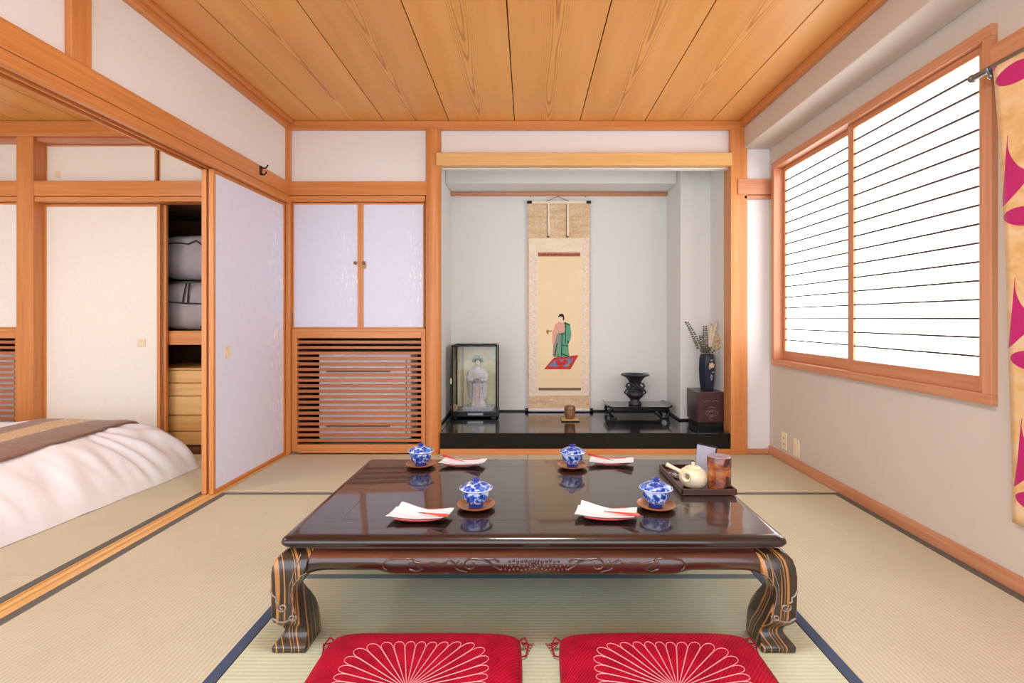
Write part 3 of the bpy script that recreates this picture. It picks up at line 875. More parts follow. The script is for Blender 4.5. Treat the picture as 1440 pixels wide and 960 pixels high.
def paint(name, key, pts, d, raw=False):
    m = MB().prism(pts if raw else [pt(*q) for q in pts], lambda q, dd: (q[0], SY-.0037-dd, q[1]), 0, d)
    return m.build(name, PAINT[key], pic)
def ell(cx, cy, rx, ry, n=18): return [(cx+rx*math.cos(2*PI*k/n), cy+ry*math.sin(2*PI*k/n)) for k in range(n)]
paint('painted_rug', 'red', [(185, 528), (385, 528), (446, 422), (262, 440)], .0004)
paint('painted_rug', 'blue', [(222, 508), (368, 508), (412, 445), (262, 460)], .0006)
paint('painted_rug', 'red', [(270, 470), (295, 455), (318, 475), (345, 450), (368, 470), (335, 500), (312, 512), (290, 500)], .0008)
paint('painted_rug', 'grey', [(345, 512), (368, 508), (380, 488), (352, 492)], .0008)
paint('painted_robe', 'green', [(252, 430), (258, 330), (290, 250), (340, 172), (382, 192), (392, 260), (385, 310), (368, 330), (372, 395), (380, 440), (330, 432), (300, 436)], .0006)
paint('painted_robe', 'grey', [(252, 425), (262, 320), (300, 250), (315, 255), (300, 330), (285, 430)], .0008)
paint('painted_robe', 'pink', [(248, 255), (272, 192), (300, 172), (335, 178), (345, 240), (318, 258), (285, 252), (268, 330), (250, 345)], .0010)
for a in ([(318, 255), (325, 255), (322, 430), (314, 430)], [(345, 180), (352, 180), (352, 330), (346, 330)], [(282, 330), (290, 330), (272, 425), (262, 425)],
          [(325, 345), (370, 350), (370, 358), (325, 352)], [(300, 260), (350, 262), (350, 268), (300, 266)], [(362, 310), (376, 320), (372, 338), (360, 325)],
          [(318, 405), (378, 432), (372, 440), (316, 414)], [(258, 425), (310, 432), (310, 438), (256, 432)], [(340, 172), (382, 192), (382, 204), (342, 186)]):
    paint('painted_fold', 'dgreen', a, .0012)
paint('painted_face', 'skin', ell(314, 153, 20, 25), .0012)
paint('painted_hair', 'ink', [(292, 140), (300, 118), (318, 110), (334, 120), (340, 145), (334, 166), (328, 160), (328, 140), (312, 131), (298, 138)], .0014)
paint('painted_branch', 'brown', [(205, 240), (245, 237), (245, 246), (222, 248), (220, 268), (212, 268), (214, 250), (205, 250)], .0010)
paint('painted_branch', 'brown', ell(213, 246, 10, 14, 10), .0012)

# ------------------------------------------------------------------ doll in its glass case
TZ = .156
dc = thing('display_case', (-.453, 4.51, TZ), 'black framed glass display case at the left of the alcove', 'display case')
x0, x1, y0, y1 = -.648, -.258, 4.37, 4.66
bx(x0-.004, x1+.004, y0-.004, y1, TZ+.012, TZ+.052).build('base', M_BLACKS, dc, bevel=.004)
for fx in (x0+.03, x1-.03):
    for fy in (y0+.03, y1-.03): bx(fx-.02, fx+.02, fy-.02, fy+.02, TZ, TZ+.013).build('foot', M_BLACKS, dc)
for fx, fy in ((x0, y0), (x1-.014, y0), (x0, y1-.014), (x1-.014, y1-.014)):
    bx(fx, fx+.014, fy, fy+.014, TZ+.05, TZ+.608).build('post', M_BLACKS, dc)
bx(x0, x1, y0, y0+.014, TZ+.606, TZ+.620).build('rail', M_BLACKS, dc); bx(x0, x1, y1-.014, y1, TZ+.606, TZ+.620).build('rail', M_BLACKS, dc)
bx(x0, x0+.014, y0, y1, TZ+.606, TZ+.620).build('rail', M_BLACKS, dc); bx(x1-.014, x1, y0, y1, TZ+.606, TZ+.620).build('rail', M_BLACKS, dc)
bx(x0+.012, x1-.012, y1-.010, y1-.006, TZ+.05, TZ+.61).build('back_panel', M_GOLD, dc)
for k in range(3):
    xx = x0+.05+k*.008
    bx(xx, xx+.003, y1-.013, y1-.010, TZ+.05, TZ+.60).build('fold_line', M_BRASS, dc)
bx(x0+.14, x1-.12, y0-.0055, y0-.003, TZ+.026, TZ+.044).build('name_plate', M_STEEL, dc)
def m_glass():
    t = NT('thin_glass'); t.set('#ffffff', .02, .5)
    out = t.t.nodes['Material Output']; tr = t.n('ShaderNodeBsdfTransparent'); gl = t.n('ShaderNodeBsdfGlossy'); gl.inputs['Roughness'].default_value = .03
    fr = t.n('ShaderNodeFresnel'); fr.inputs[0].default_value = 1.35; mx = t.n('ShaderNodeMixShader')
    tr.inputs[0].default_value = (.98, .99, .985, 1)
    t.l(fr.outputs[0], mx.inputs[0]); t.l(tr.outputs[0], mx.inputs[1]); t.l(gl.outputs[0], mx.inputs[2]); t.l(mx.outputs[0], out.inputs[0])
    return t.m
M_GLASS = m_glass()
for q in ((x0+.014, x1-.014, y0+.005, y0+.008, TZ+.052, TZ+.606), (x0+.005, x0+.008, y0+.014, y1-.014, TZ+.052, TZ+.606), (x1-.008, x1-.005, y0+.014, y1-.014, TZ+.052, TZ+.606), (x0+.014, x1-.014, y0+.014, y1-.014, TZ+.610, TZ+.613)):
    bx(*q).build('glass_pane', M_GLASS, dc, origin='centre')
bx(x0-.008, x0+.004, y0-.012, y0, TZ+.29, TZ+.34).build('latch', M_GOLD, dc, bevel=.004)
dx, dy, dz = -.435, 4.50, TZ+.052
M_KIM = m_silk('pale_kimono_silk', ('#cfc9d8', '#ebe6ee', '#f6f2f2'), 40)
M_KIMP = m_silk('pink_kimono_hem', ('#e0b7b0', '#efd9d6', '#f6ecea'), 40)
M_OBI = m_silk('grey_obi_silk', ('#8f90a6', '#b6b4c6', '#d8d4e0'), 60)
doll = thing('kimono_doll', (dx, dy, dz), 'small doll in pale kimono and green headdress inside the glass case', 'doll')
bx(-.12, .14, -.085, .09, 0, .022).build('stand', M_OBI, doll, False, .004)
bx(-.125, .145, -.09, .095, .022, .030).build('stand_top', M_PAPERW, doll, False, .003)
kz = .03
prof = [(.075, 0), (.060, .03), (.047, .09), (.045, .15), (.052, .20), (.050, .235), (.056, .27), (.058, .30), (.042, .325), (.017, .335), (.015, .35)]
kb = MB().grid(lambda i, j: (prof[i][0]*math.cos(2*PI*j/28)*(1.08 if i > 4 else 1)*(1+.06*math.cos(6*PI*j/28)*max(0, 1-i/4)), prof[i][0]*math.sin(2*PI*j/28)*.72+.006*math.sin(i*.9), kz+prof[i][1]), len(prof), 28, cv=True, cap=True)
kb.build('kimono', M_KIM, doll, False, smooth=180)
MB().lathe([(.054, 0), (.056, .01), (.055, .05), (.053, .06)], 28, (0, 0, kz+.20), 1.06, .80).build('obi', M_OBI, doll, False, smooth=60)
for sg in (-1, 1):
    sl = MB().tube([(sg*.05, -.005, kz+.305), (sg*.075, -.02, kz+.265), (sg*.066, -.045, kz+.235), (sg*.03, -.055, kz+.232)], [.022, .024, .026, .020], 12)
    sl.add([(sg*.05, -.045, kz+.225), (sg*.088, -.02, kz+.24), (sg*.078, -.02, kz+.07), (sg*.052, -.04, kz+.06), (sg*.05, -.035, kz+.225), (sg*.086, -.008, kz+.24), (sg*.078, -.010, kz+.07), (sg*.052, -.032, kz+.06)],
           [(0, 1, 2, 3), (7, 6, 5, 4), (0, 4, 5, 1), (1, 5, 6, 2), (2, 6, 7, 3), (3, 7, 4, 0)])
    sl.build('sleeve', M_KIM, doll, False, smooth=60)
    MB().tube([(sg*.03, -.056, kz+.233), (sg*.018, -.062, kz+.232), (sg*.008, -.064, kz+.228)], [.007, .008, .004], 8).build('hand', PAINT['skin'], doll, False, smooth=180)
bx(-.018, .020, -.0565, -.040, kz+.005, kz+.19).build('kimono_panel', M_KIMP, doll, False, .006)
hd = MB().ball((0, -.006, kz+.375), (.023, .025, .030), 12, 16); hd.ball((0, -.031, kz+.371), (.003, .004, .005), 6, 8)
hd.build('head', PAINT['skin'], doll, False, smooth=180)
for sg in (-1, 1): MB().ball((sg*.009, -.0285, kz+.378), (.003, .002, .0018), 5, 8).build('eye', PAINT['ink'], doll, False)
MB().ball((0, -.029, kz+.360), (.004, .002, .002), 5, 8).build('mouth', PAINT['red'], doll, False)
MB().ball((0, .008, kz+.386), (.029, .028, .031), 10, 16).build('hair', PAINT['ink'], doll, False, smooth=180)
M_HEADD = m_silk('green_headdress_silk', ('#5f8a6a', '#9fc4a2', '#e4efe2'), 50)
hh = MB()
for k in range(11):
    a = -1.5+3.0*k/10
    c = Vector((.038*math.sin(a), .0-.008*math.cos(a*2), kz+.392+.03*math.cos(a)))
    hh.ball(c, (.014, .012, .015), 6, 8)
hh.tube([(-.045, -.02, kz+.395), (-.02, -.03, kz+.428), (.02, -.03, kz+.43), (.045, -.018, kz+.40)], [.006, .013, .013, .006], 8)
hh.build('headdress', M_HEADD, doll, False, smooth=180)
MB().tube([(-.10, -.05, kz+.02), (-.098, -.052, kz+.24), (-.088, -.054, kz+.262), (.03, -.062, kz+.245)], .004, 8).build('staff', M_GOLD, doll, False, smooth=60)
tmb = MB()
for k in range(9):
    a = 2*PI*k/8
    tmb.ball((-.628+.022*math.cos(a)*(k < 8), 4.41, dz+.03+.022*math.sin(a)*(k < 8)), .012, 6, 8)
tag(tmb.build('flower_ball', M_STATICE, smooth=180), 'small cream flower ball in the front corner of the glass case', 'ornament')

# ------------------------------------------------------------------ bronze vase on its low stand
st = thing('low_stand', (.95, 4.49, TZ), 'low black lacquer stand with curled ends under the bronze vase', 'stand')
x0, x1, y0, y1, zt = .675, 1.222, 4.345, 4.64, .256
def STP(i, j):
    u = -1+2*i/40; x = (x0+x1)/2+u*(x1-x0)/2
    curl = .016*max(0, abs(u)-.86)**1.3/.14**1.3
    return x, curl
tb = MB()
ring = []
for i in range(41):
    x, cz = STP(i, 0)
    ring.append([(x, y0, zt-.016+cz), (x, y1, zt-.016+cz), (x, y1, zt+cz), (x, y0, zt+cz)])
tb.grid(lambda i, j: ring[i][j], 41, 4, cv=True, cap=True)
tb.build('stand_top', M_BLACK, st, smooth=40, bevel=.003)
bx(x0+.05, x1-.05, y0+.012, y0+.024, zt-.034, zt-.016).build('apron', M_BLACK, st, bevel=.003)
bx(x0+.05, x1-.05, y1-.024, y1-.012, zt-.034, zt-.016).build('apron', M_BLACK, st, bevel=.003)
for sx, ex in ((1, x0), (-1, x1)):
    for yy in (y0+.03, y1-.03):
        pts = [(ex+sx*.045, yy, zt-.018), (ex+sx*.030, yy, zt-.035), (ex+sx*.022, yy, zt-.055), (ex+sx*.030, yy, zt-.075), (ex+sx*.052, yy, zt-.090)]
        MB().tube(pts, [.020, .016, .013, .013, .0095], 10).build('leg', M_BLACK, st, smooth=60)
    bx(ex+sx*.052-.03, ex+sx*.052+.03, y0+.005, y1-.005, TZ, TZ+.012).build('foot', M_BLACK, st, bevel=.003)
vz = zt
bv = thing('bronze_vase', (.934, 4.48, vz), 'dark bronze flower vase with flared disc rim on the black stand', 'vase')
prof = [(.050, 0), (.056, .004), (.055, .018), (.042, .03), (.040, .045), (.055, .058), (.074, .078), (.078, .092), (.070, .108), (.052, .125), (.044, .145), (.047, .175), (.058, .205), (.075, .228), (.098, .244), (.119, .252), (.122, .258), (.119, .264), (.095, .262), (.060, .245), (.04, .2), (.035, .15), (.01, .14)]
MB().lathe(prof, 44).build('body', M_BRONZE, bv, False, smooth=50)
for sg in (-1, 1):
    pts = [(sg*.048, -.01, .185), (sg*.068, -.012, .180), (sg*.078, -.012, .158), (sg*.066, -.012, .140), (sg*.080, -.012, .122), (sg*.092, -.01, .105), (sg*.078, -.008, .088)]
    MB().tube(pts, [.007, .009, .010, .010, .009, .008, .005], 10).build('dragon_handle', M_BRONZE, bv, False, smooth=60)
rl = MB()
for k in range(26):
    a = 2*PI*k/26; t = k/26*6*PI
    rl.ball((.056*math.cos(a)*(1+.1*math.sin(t)), .056*math.sin(a)*(1+.1*math.sin(t)), .128+.022*math.sin(t)), (.010, .010, .008), 5, 7)
rl.tube([(.03+.03*math.cos(a*.5), -.052-.01*math.sin(a), .115+a*.012) for a in [0, 1, 2, 3, 4, 5, 6]], [.006, .010, .011, .010, .009, .007, .004], 8)
rl.tube([(-.055+.02*a*.6, -.050-.006*math.sin(a*1.4), .20-.011*a) for a in [0, 1, 2, 3, 4, 5, 6]], [.004, .007, .009, .010, .009, .007, .004], 8)
rl.build('relief', M_BRONZE, bv, False, smooth=180)

# small turned caddy on gold mat
gm = thing('square_mat', (.350, 4.27, TZ), 'small square gold mat on a black base in the alcove', 'mat')
bx(-.075, .075, -.06, .06, 0, .007).build('base', M_BLACKS, gm, False, .002); bx(-.072, .072, -.056, .058, .007, .016).build('mat', M_MATG, gm, False, .004)
gm.rotation_euler = (0, 0, .03)
tcad = thing('incense_pot', (.350, 4.27, TZ+.016), 'small turned wooden lidded pot on the gold mat', 'pot')
MB().lathe([(.028, 0), (.036, .004), (.044, .03), (.047, .06), (.046, .072)], 32).build('body', M_KOMASU, tcad, False, smooth=50)
MB().lathe([(.047, .0725), (.048, .076), (.044, .10), (.038, .108), (.004, .111)], 32).build('lid', M_KOMASU, tcad, False, smooth=50)

# ------------------------------------------------------------------ plum box, hexagonal vase, dried flowers
pb = thing('lacquer_chest', (1.405, 4.08, TZ), 'dark plum lacquer chest with gold line drawing at the alcove right', 'chest')
x0, x1, y0, y1 = 1.303, 1.512, 3.952, 4.215
bx(x0+.012, x1-.004, y0+.010, y1-.005, TZ, TZ+.045).build('plinth', M_BLACKS, pb, bevel=.002)
bx(x0, x1, y0+.006, y1, TZ+.045, TZ+.280).build('casing', M_BOX, pb, bevel=.004)
bx(x0+.006, x1-.004, y0, y0+.006, TZ+.048, TZ+.262).build('front_panel', M_BOX, pb, bevel=.002)
M_GLINE = plain('dull_gold_line', '#a08478', .4, .5, .3)
yf = y0-.0015; xc = (x0+x1)/2+.005; zc = TZ+.16
def arc(cx, cz, r, a0, a1, n=9, e=.5): return [(cx+r*math.cos(a0+(a1-a0)*k/n), yf, cz+e*r*math.sin(a0+(a1-a0)*k/n)) for k in range(n+1)]
for pts, r in ((arc(xc-.028, zc+.045, .022, .3, 3.4), .0016), (arc(xc+.028, zc+.045, .022, -.3, 2.9), .0016), (arc(xc, zc-.005, .025, .2, 2.9), .0016),
               (arc(xc-.012, zc-.018, .02, 3.3, 6), .0016), (arc(xc, zc-.04, .048, 0, 2*PI, 20, .45), .0014), (arc(xc, zc-.042, .03, 0, 2*PI, 16, .4), .0012), (arc(xc, zc-.08, .018, .5, 5.5, 10, .7), .0016)):
    MB().tube(pts, r, 5).build('drawn_line', M_GLINE, pb)
hv = thing('hexagonal_vase', (1.425, 4.08, TZ+.280), 'indigo six-sided vase painted with a pale flower on the plum chest', 'vase')
pr = [(.050, 0), (.056, .006), (.066, .09), (.069, .17), (.066, .25), (.057, .282), (.050, .286), (.046, .28), (.05, .2), (.01, .19)]
hx = MB().grid(lambda i, j: (pr[i][0]*math.cos(2*PI*j/6), pr[i][0]*math.sin(2*PI*j/6), pr[i][1]), len(pr), 6, cv=True, cap=True)
hx.build('body', M_VASE, hv, False, bevel=.003, smooth=25)
fy = -.0645
def petal(cx, cz, L, w, a, m, nm, y=fy):
    n = 10; P = []
    for k in range(n):
        t = 2*PI*k/n; u = L*.5*(1+math.cos(t)); v = w*math.sin(t)*(.5+.5*math.sin(PI*min(1, u/L+.12)))
        P.append((cx+u*math.cos(a)-v*math.sin(a), cz+u*math.sin(a)+v*math.cos(a)))
    def yy(q): # flush with the tapering, canted faces
        x, z = q
        r = .066 if z > .09 else .056+.01*z/.09
        r = r + .003*max(0, 1-abs(z-.17)/.08)
        if x <= .0: x_ = abs(x); 
        return -(r*math.cos(PI/6)) if abs(x) < r*.5 else -(r*math.cos(PI/6)-(abs(x)-r*.5)*math.tan(PI/3))
    return MB().prism(P, lambda q, d: (q[0], yy(q)-.0022+d, q[1]), 0, .0015).build(nm, m, hv, False)
for k in range(6): petal(.012, .200, .024, .010, 2*PI*k/6+.3, M_VPET, 'painted_petal')
for cx, cz, a in ((.0, .165, 1.9), (.012, .145, .1), (.028, .245, .6), (.002, .10, 1.0), (.02, .11, 2.2), (.0, .238, .1), (.008, .08, 1.2)):
    petal(cx, cz, .026, .006, a, M_VLEAF, 'painted_leaf')
fb = thing('dried_flowers', (1.425, 4.08, TZ+.562), 'dried eucalyptus and pampas arrangement in the indigo vase', 'flowers')
def stem(pts, r, m, nm='stem'): return MB().tube(pts, r, 6).build(nm, m, fb, False)
def bez(a, b, c, n=12):
    a, b, c = Vector(a), Vector(b), Vector(c)
    return [a*(1-t)**2+b*2*t*(1-t)+c*t*t for t in [k/n for k in range(n+1)]]
for tgt, mid, nl in (((-.178, -.02, .262), (-.09, -.01, .12), 13), ((-.018, .01, .23), (-.015, .0, .1), 11), ((-.05, .02, .15), (-.03, .0, .08), 8)):
    c = bez((-.005, 0, -.10), mid, tgt)
    s = stem(c, .0022, M_STEM)
    lf = MB()
    for k in range(nl):
        t = .35+.65*k/nl; p = c[int(t*12)]*(1-(t*12) % 1)+c[min(12, int(t*12)+1)]*((t*12) % 1)
        for sg in (-1, 1):
            L = .016*(1.15-.6*t)*1.4
            q = p+Vector((sg*L*.7, -.004*sg, L*.25+.004*random.random()))
            lf.ball(q, (L*.62, L*.25, L*.42), 5, 7)
    lf.build('foliage', M_EUC, s, False, smooth=180)['kind'] = 'stuff'
for tgt, mid, w in (((.072, -.01, .262), (.03, 0, .13), .014), ((.040, .0, .235), (.015, 0, .12), .016)):
    c = bez((.005, 0, -.10), mid, tgt)
    s = stem(c, .0018, M_STEM)
    pl = MB(); m0 = 4
    cc = c[m0:]
    pl.tube(cc, [w*max(.12, math.sin(PI*(.12+.86*k/(len(cc)-1)))**.7) for k in range(len(cc))], 10)
    for k in range(150):
        t = random.random(); i = min(len(cc)-2, int(t*(len(cc)-1))); p = cc[i].lerp(cc[i+1], random.random())
        a = random.random()*2*PI; rr = w*max(.2, math.sin(PI*(.12+.8*t)))
        d = Vector((math.cos(a), math.sin(a)*.8, 1.4)).normalized()
        q = p+Vector((math.cos(a), math.sin(a), 0))*rr*.8
        pl.tube([q, q+d*.016], [.0018, .0003], 4)
    pl.build('plume', M_PAMPAS, s, False, smooth=180)['kind'] = 'stuff'
c = bez((.01, -.01, -.1), (.04, -.02, .05), (.082, -.015, .115)); s = stem(c, .002, M_STEM)
bl = MB()
for k in range(46):
    p = Vector((.075+random.gauss(0, .020), -.015+random.gauss(0, .012), .09+random.gauss(0, .034)))
    bl.ball(p, .006+.004*random.random(), 4, 6)
bl.build('blossom', M_STATICE, s, False, smooth=180)['kind'] = 'stuff'
gr = MB()
for k in range(40):
    p = Vector((random.gauss(0, .022), random.gauss(0, .015), .012+abs(random.gauss(0, .022))))
    gr.ball(p, (.008, .006, .007), 4, 6)
gr.build('filler_foliage', M_EUC, fb, False, smooth=180)['kind'] = 'stuff'

# ------------------------------------------------------------------ low table
TX, TY0, TY1, TT = .019, 1.553, 2.440, .340
HX = .771; TYC = (TY0+TY1)/2; HY = (TY1-TY0)/2
tab = thing('low_table', (TX, TYC, 0), 'low dark rosewood table with carved apron and curved legs', 'table')
# top with rounded lip
lip = [(-.030, .305), (-.018, .3055), (-.006, .309), (-.0005, .317), (0, .323), (-.003, .330), (-.010, .336), (-.020, .3395), (-.030, .340)]
def rrect(hx, hy, r, n=6):
    P = []
    for sx, sy, a0 in ((1, 1, 0), (-1, 1, PI/2), (-1, -1, PI), (1, -1, 1.5*PI)):
        for k in range(n+1):
            a = a0+PI/2*k/n; P.append((sx*(hx-r)+r*math.cos(a), sy*(hy-r)+r*math.sin(a)))
    return P
tp = MB(); rings = [rrect(HX+o, HY+o, .022+o*.3) for o, z in lip]
tp.grid(lambda i, j: (rings[i][j][0], rings[i][j][1], lip[i][1]), len(lip), len(rings[0]), cv=True, cap=True)
top = tp.build('tabletop', M_TTOP, tab, False, smooth=35)
M_INLAY = plain('inlay_line', '#140a09', .3, .5, 0, .5)
ix, iy, iw = .629, .305, .0016
for a in ((-ix, ix, -iy-iw, -iy+iw), (-ix, ix, iy-iw, iy+iw), (-ix-iw, -ix+iw, -iy, iy), (ix-iw, ix+iw, -iy, iy)):
    bx(*a, TT-.002, TT+.0002).build('inlay_line', M_INLAY, top, False)
# neck
nk = MB(); r0 = rrect(HX-.024, HY-.024, .02)
nk.grid(lambda i, j: (*r0[j], (.296, .3055)[i]), 2, len(r0), cv=True, cap=True)
nk.build('neck', M_TAPRON, tab, False)
# aprons
aprof = [(-.030, 0), (-.018, .06), (-.006, .22), (.002, .42), (.003, .60), (-.002, .80), (-.010, .95), (-.018, 1.0), (-.045, 1.0), (-.045, 0)]
def low(s, half):
    a = abs(s)/half
    lowz, hiz = .2215, .2345
    k = max(0, min(1, (a-.60)/.09)); k = k*k*(3-2*k)
    z = lowz+(hiz-lowz)*k
    for c0 in (.385,): 
        z += .004*math.exp(-((a-c0)/.012)**2)
    e = max(0, (a-.87)/.13)
    return z-.02*e**3
def apron(half, off, rot, L):
    m = MB(); n = 90
    def P(i, j):
        s = -half+2*half*i/n; o, t = aprof[j]; zb = low(s, L)
        p = Vector((s, -(off+o), .297+(zb-.297)*t))
        return Matrix.Rotation(rot, 4, 'Z') @ p
    m.grid(P, n+1, len(aprof), cv=True, cap=True)
    return m.build('apron', M_TAPRON, tab, False, smooth=50)
fa = apron(HX-.07, HY, 0, HX-.07); apron(HX-.07, HY, PI, HX-.07)
apron(HY-.07, HX, PI/2, HY-.07); apron(HY-.07, HX, -PI/2, HY-.07)
# carved relief on the front apron
cv = MB()
def yat(z): return -(HY+.0035) if z > .245 else -(HY+.002)
def crv(pts, r=.0028):
    for sg in (-1, 1): cv.tube([(sg*x, yat(z), z) for x, z in pts], r, 6)
def spiral(cx, cz, r0, turns, a0, sgn=1, n=22, k=.75):
    return [(cx+r0*(1-k*i/n)*math.cos(a0+sgn*2*PI*turns*i/n), cz+.8*r0*(1-k*i/n)*math.sin(a0+sgn*2*PI*turns*i/n)) for i in range(n+1)]
crv([(.39, .279), (.42, .279), (.445, .273), (.455, .262), (.452, .25), (.442, .243)])
crv([(.39, .279), (.37, .278), (.362, .27), (.368, .262), (.378, .266)])
crv([(.362, .27), (.35, .255), (.335, .247), (.355, .240), (.375, .246)]); crv([(.36, .268), (.33, .262), (.305, .266), (.28, .262), (.262, .267)])
crv(spiral(.19, .259, .026, 1.1, 2.4, -1)); crv([(.216, .262), (.228, .27), (.236, .262), (.236, .25), (.226, .243), (.20, .238)])
crv([(.19, .278), (.16, .276), (.135, .268), (.12, .255), (.10, .243)]); crv([(.15, .276), (.12, .277), (.105, .268)])
crv([(.236, .262), (.25, .272), (.262, .275)])
for k in range(17):
    x = -.098+.196*k/16
    for rw in range(3):
        zz = .244+.0125*rw+.002*math.sin(k*2.1+rw); rr = .0058*(1-.35*abs(x)/.1)
        if rw == 2 and abs(x) > .075: continue
        cv.ball((x+(.006 if rw % 2 else 0), yat(zz)+.001, zz), (rr, .0035, rr*.9), 5, 8)
for k in range(9):
    a = 2*PI*k/9; cv.ball((.011*math.cos(a), yat(.258)-.001, .258+.011*math.sin(a)), (.006, .004, .006), 5, 8)
cv.build('carving', M_TCARVE, fa, False, smooth=60)
# legs
lp = [(.298, -.022, -.100, -.100), (.288, -.004, -.096, -.096), (.275, .008, -.092, -.090), (.255, .014, -.090, -.086), (.238, .016, -.088, -.082), (.226, .017, -.076, -.074),
      (.212, .017, -.064, -.062), (.195, .017, -.054, -.056), (.178, .017, -.052, -.060), (.155, .0165, -.055, -.076), (.13, .016, -.061, -.096), (.105, .015, -.067, -.110),
      (.09, .012, -.071, -.115), (.078, .003, -.075, -.116), (.066, -.008, -.079, -.115), (.055, -.012, -.082, -.112), (.043, -.010, -.085, -.109), (.030, .002, -.087, -.106),
      (.020, .012, -.089, -.104), (.014, .015, -.090, -.103), (.003, .014, -.090, -.102), (0, .012, -.088, -.100)]
def leg(sx, sy):
    m = MB(); rings = []
    for z, o, i, iy_ in lp:
        ox, oy = HX+o, HY+o; dx_, dy_ = HX+i, HY+iy_
        cxx, cyy, hw, hh_ = (ox+dx_)/2, (oy+dy_)/2, (ox-dx_)/2, (oy-dy_)/2
        rings.append([(sx*(cxx+x), sy*(cyy+y), z) for x, y in rrect(hw, hh_, .006, 3)])
    m.grid(lambda i, j: rings[i][j], len(rings), len(rings[0]), cv=True, cap=True)
    return m.build('leg', M_TLEG, tab, False, smooth=50)
for sx in (-1, 1):
    for sy in (-1, 1):
        l = leg(sx, sy)
        if sy < 0:
            c2 = MB(); yo = -(HY+.017)
            def q(pts, r=.0030): c2.tube([(sx*x, yo+dy_, z) for x, z, dy_ in pts], r, 6)
            def sp3(cx, cz, r0, turns, a0, sgn): return [(x, z, 0) for x, z in spiral(cx, cz, r0, turns, a0, sgn, 26, .8)]
            q(sp3(HX-.020, .138, .016, 1.5, .6, -1)); q(sp3(HX-.050, .108, .013, 1.5, 2.4, 1))
            q([(HX+.015, .190, .0), (HX+.008, .174, 0), (HX-.002, .168, 0), (HX-.001, .156, 0), (HX-.009, .151, 0)])
            q([(HX-.041, .100, .002), (HX-.028, .094, .003), (HX-.008, .094, .003), (HX+.010, .106, .001)])
            q([(HX-.092, .240, .002), (HX-.074, .232, .001), (HX-.060, .214, 0), (HX-.049, .196, 0), (HX-.046, .176, 0), (HX-.050, .15, 0), (HX-.058, .122, 0)], .0018)
            q([(HX-.070, .292, .012), (HX-.064, .27, .004), (HX-.052, .235, 0), (HX-.040, .2, 0), (HX-.040, .15, 0)], .0014)
            c2.build('carving', M_TCARVE2, l, False, smooth=60)

# ------------------------------------------------------------------ cups on saucers
def cup(x, y, lab, slab, first):
    if first is None:
        sa = thing('wooden_saucer', (x, y, TT), slab, 'saucer', 'wooden saucers on the table')
        MB().lathe([(.030, 0), (.040, .001), (.058, .008), (.066, .013), (.0665, .0155), (.064, .016), (.055, .0105), (.038, .006), (.003, .005)], 12 if False else 40).build('dish', M_SAUCER, sa, False, smooth=40)
        cu = thing('lidded_teacup', (x, y, TT+.006), lab, 'cup', 'lidded teacups on the table')
        MB().lathe([(.022, 0), (.025, .0005), (.0255, .010), (.026, .012)], 36).build('foot_ring', M_PORCB, cu, False, smooth=40)
        MB().lathe([(.026, .012), (.036, .018), (.0435, .030), (.0465, .046), (.048, .062), (.0465, .062), (.044, .045), (.034, .024), (.004, .018)], 40).build('bowl', M_PORC, cu, False, smooth=50)
        ld = MB().lathe([(.0535, .0605), (.0565, .063), (.0555, .066), (.046, .074), (.030, .0815), (.016, .0845), (.004, .085)], 40).build('lid', M_PORC, cu, False, smooth=60)
        MB().lathe([(.0565, -.0018), (.0580, 0), (.0570, .0018), (.0545, .0008)], 40, (0, 0, .064)).build('lid_rim', M_PORCW, ld, False, smooth=60)
        MB().lathe([(.011, .0), (.010, .004), (.0135, .011), (.0115, .0125), (.006, .009), (.001, .008)], 24, (0, 0, .084)).build('knob', M_PORCB, ld, False, smooth=60)
        return sa, cu
    a = copy_tree(first[0]); b = copy_tree(first[1])
    a.location = (x, y, TT); b.location = (x, y, TT+.006); a['label'] = slab; b['label'] = lab
    b.rotation_euler = (0, 0, random.random()*5)
    return a, b
first = cup(-.180, 1.80, 'blue and white lidded teacup on the left front saucer', 'brown wooden saucer under the left front teacup', None)
cup(.449, 1.80, 'blue and white lidded teacup just in front of the tray', 'brown wooden saucer under the teacup before the tray', first)
cup(-.478, 2.305, 'blue and white lidded teacup at the back left of the table', 'brown wooden saucer under the back left teacup', first)
cup(.199, 2.285, 'blue and white lidded teacup at the back middle of the table', 'brown wooden saucer under the back middle teacup', first)

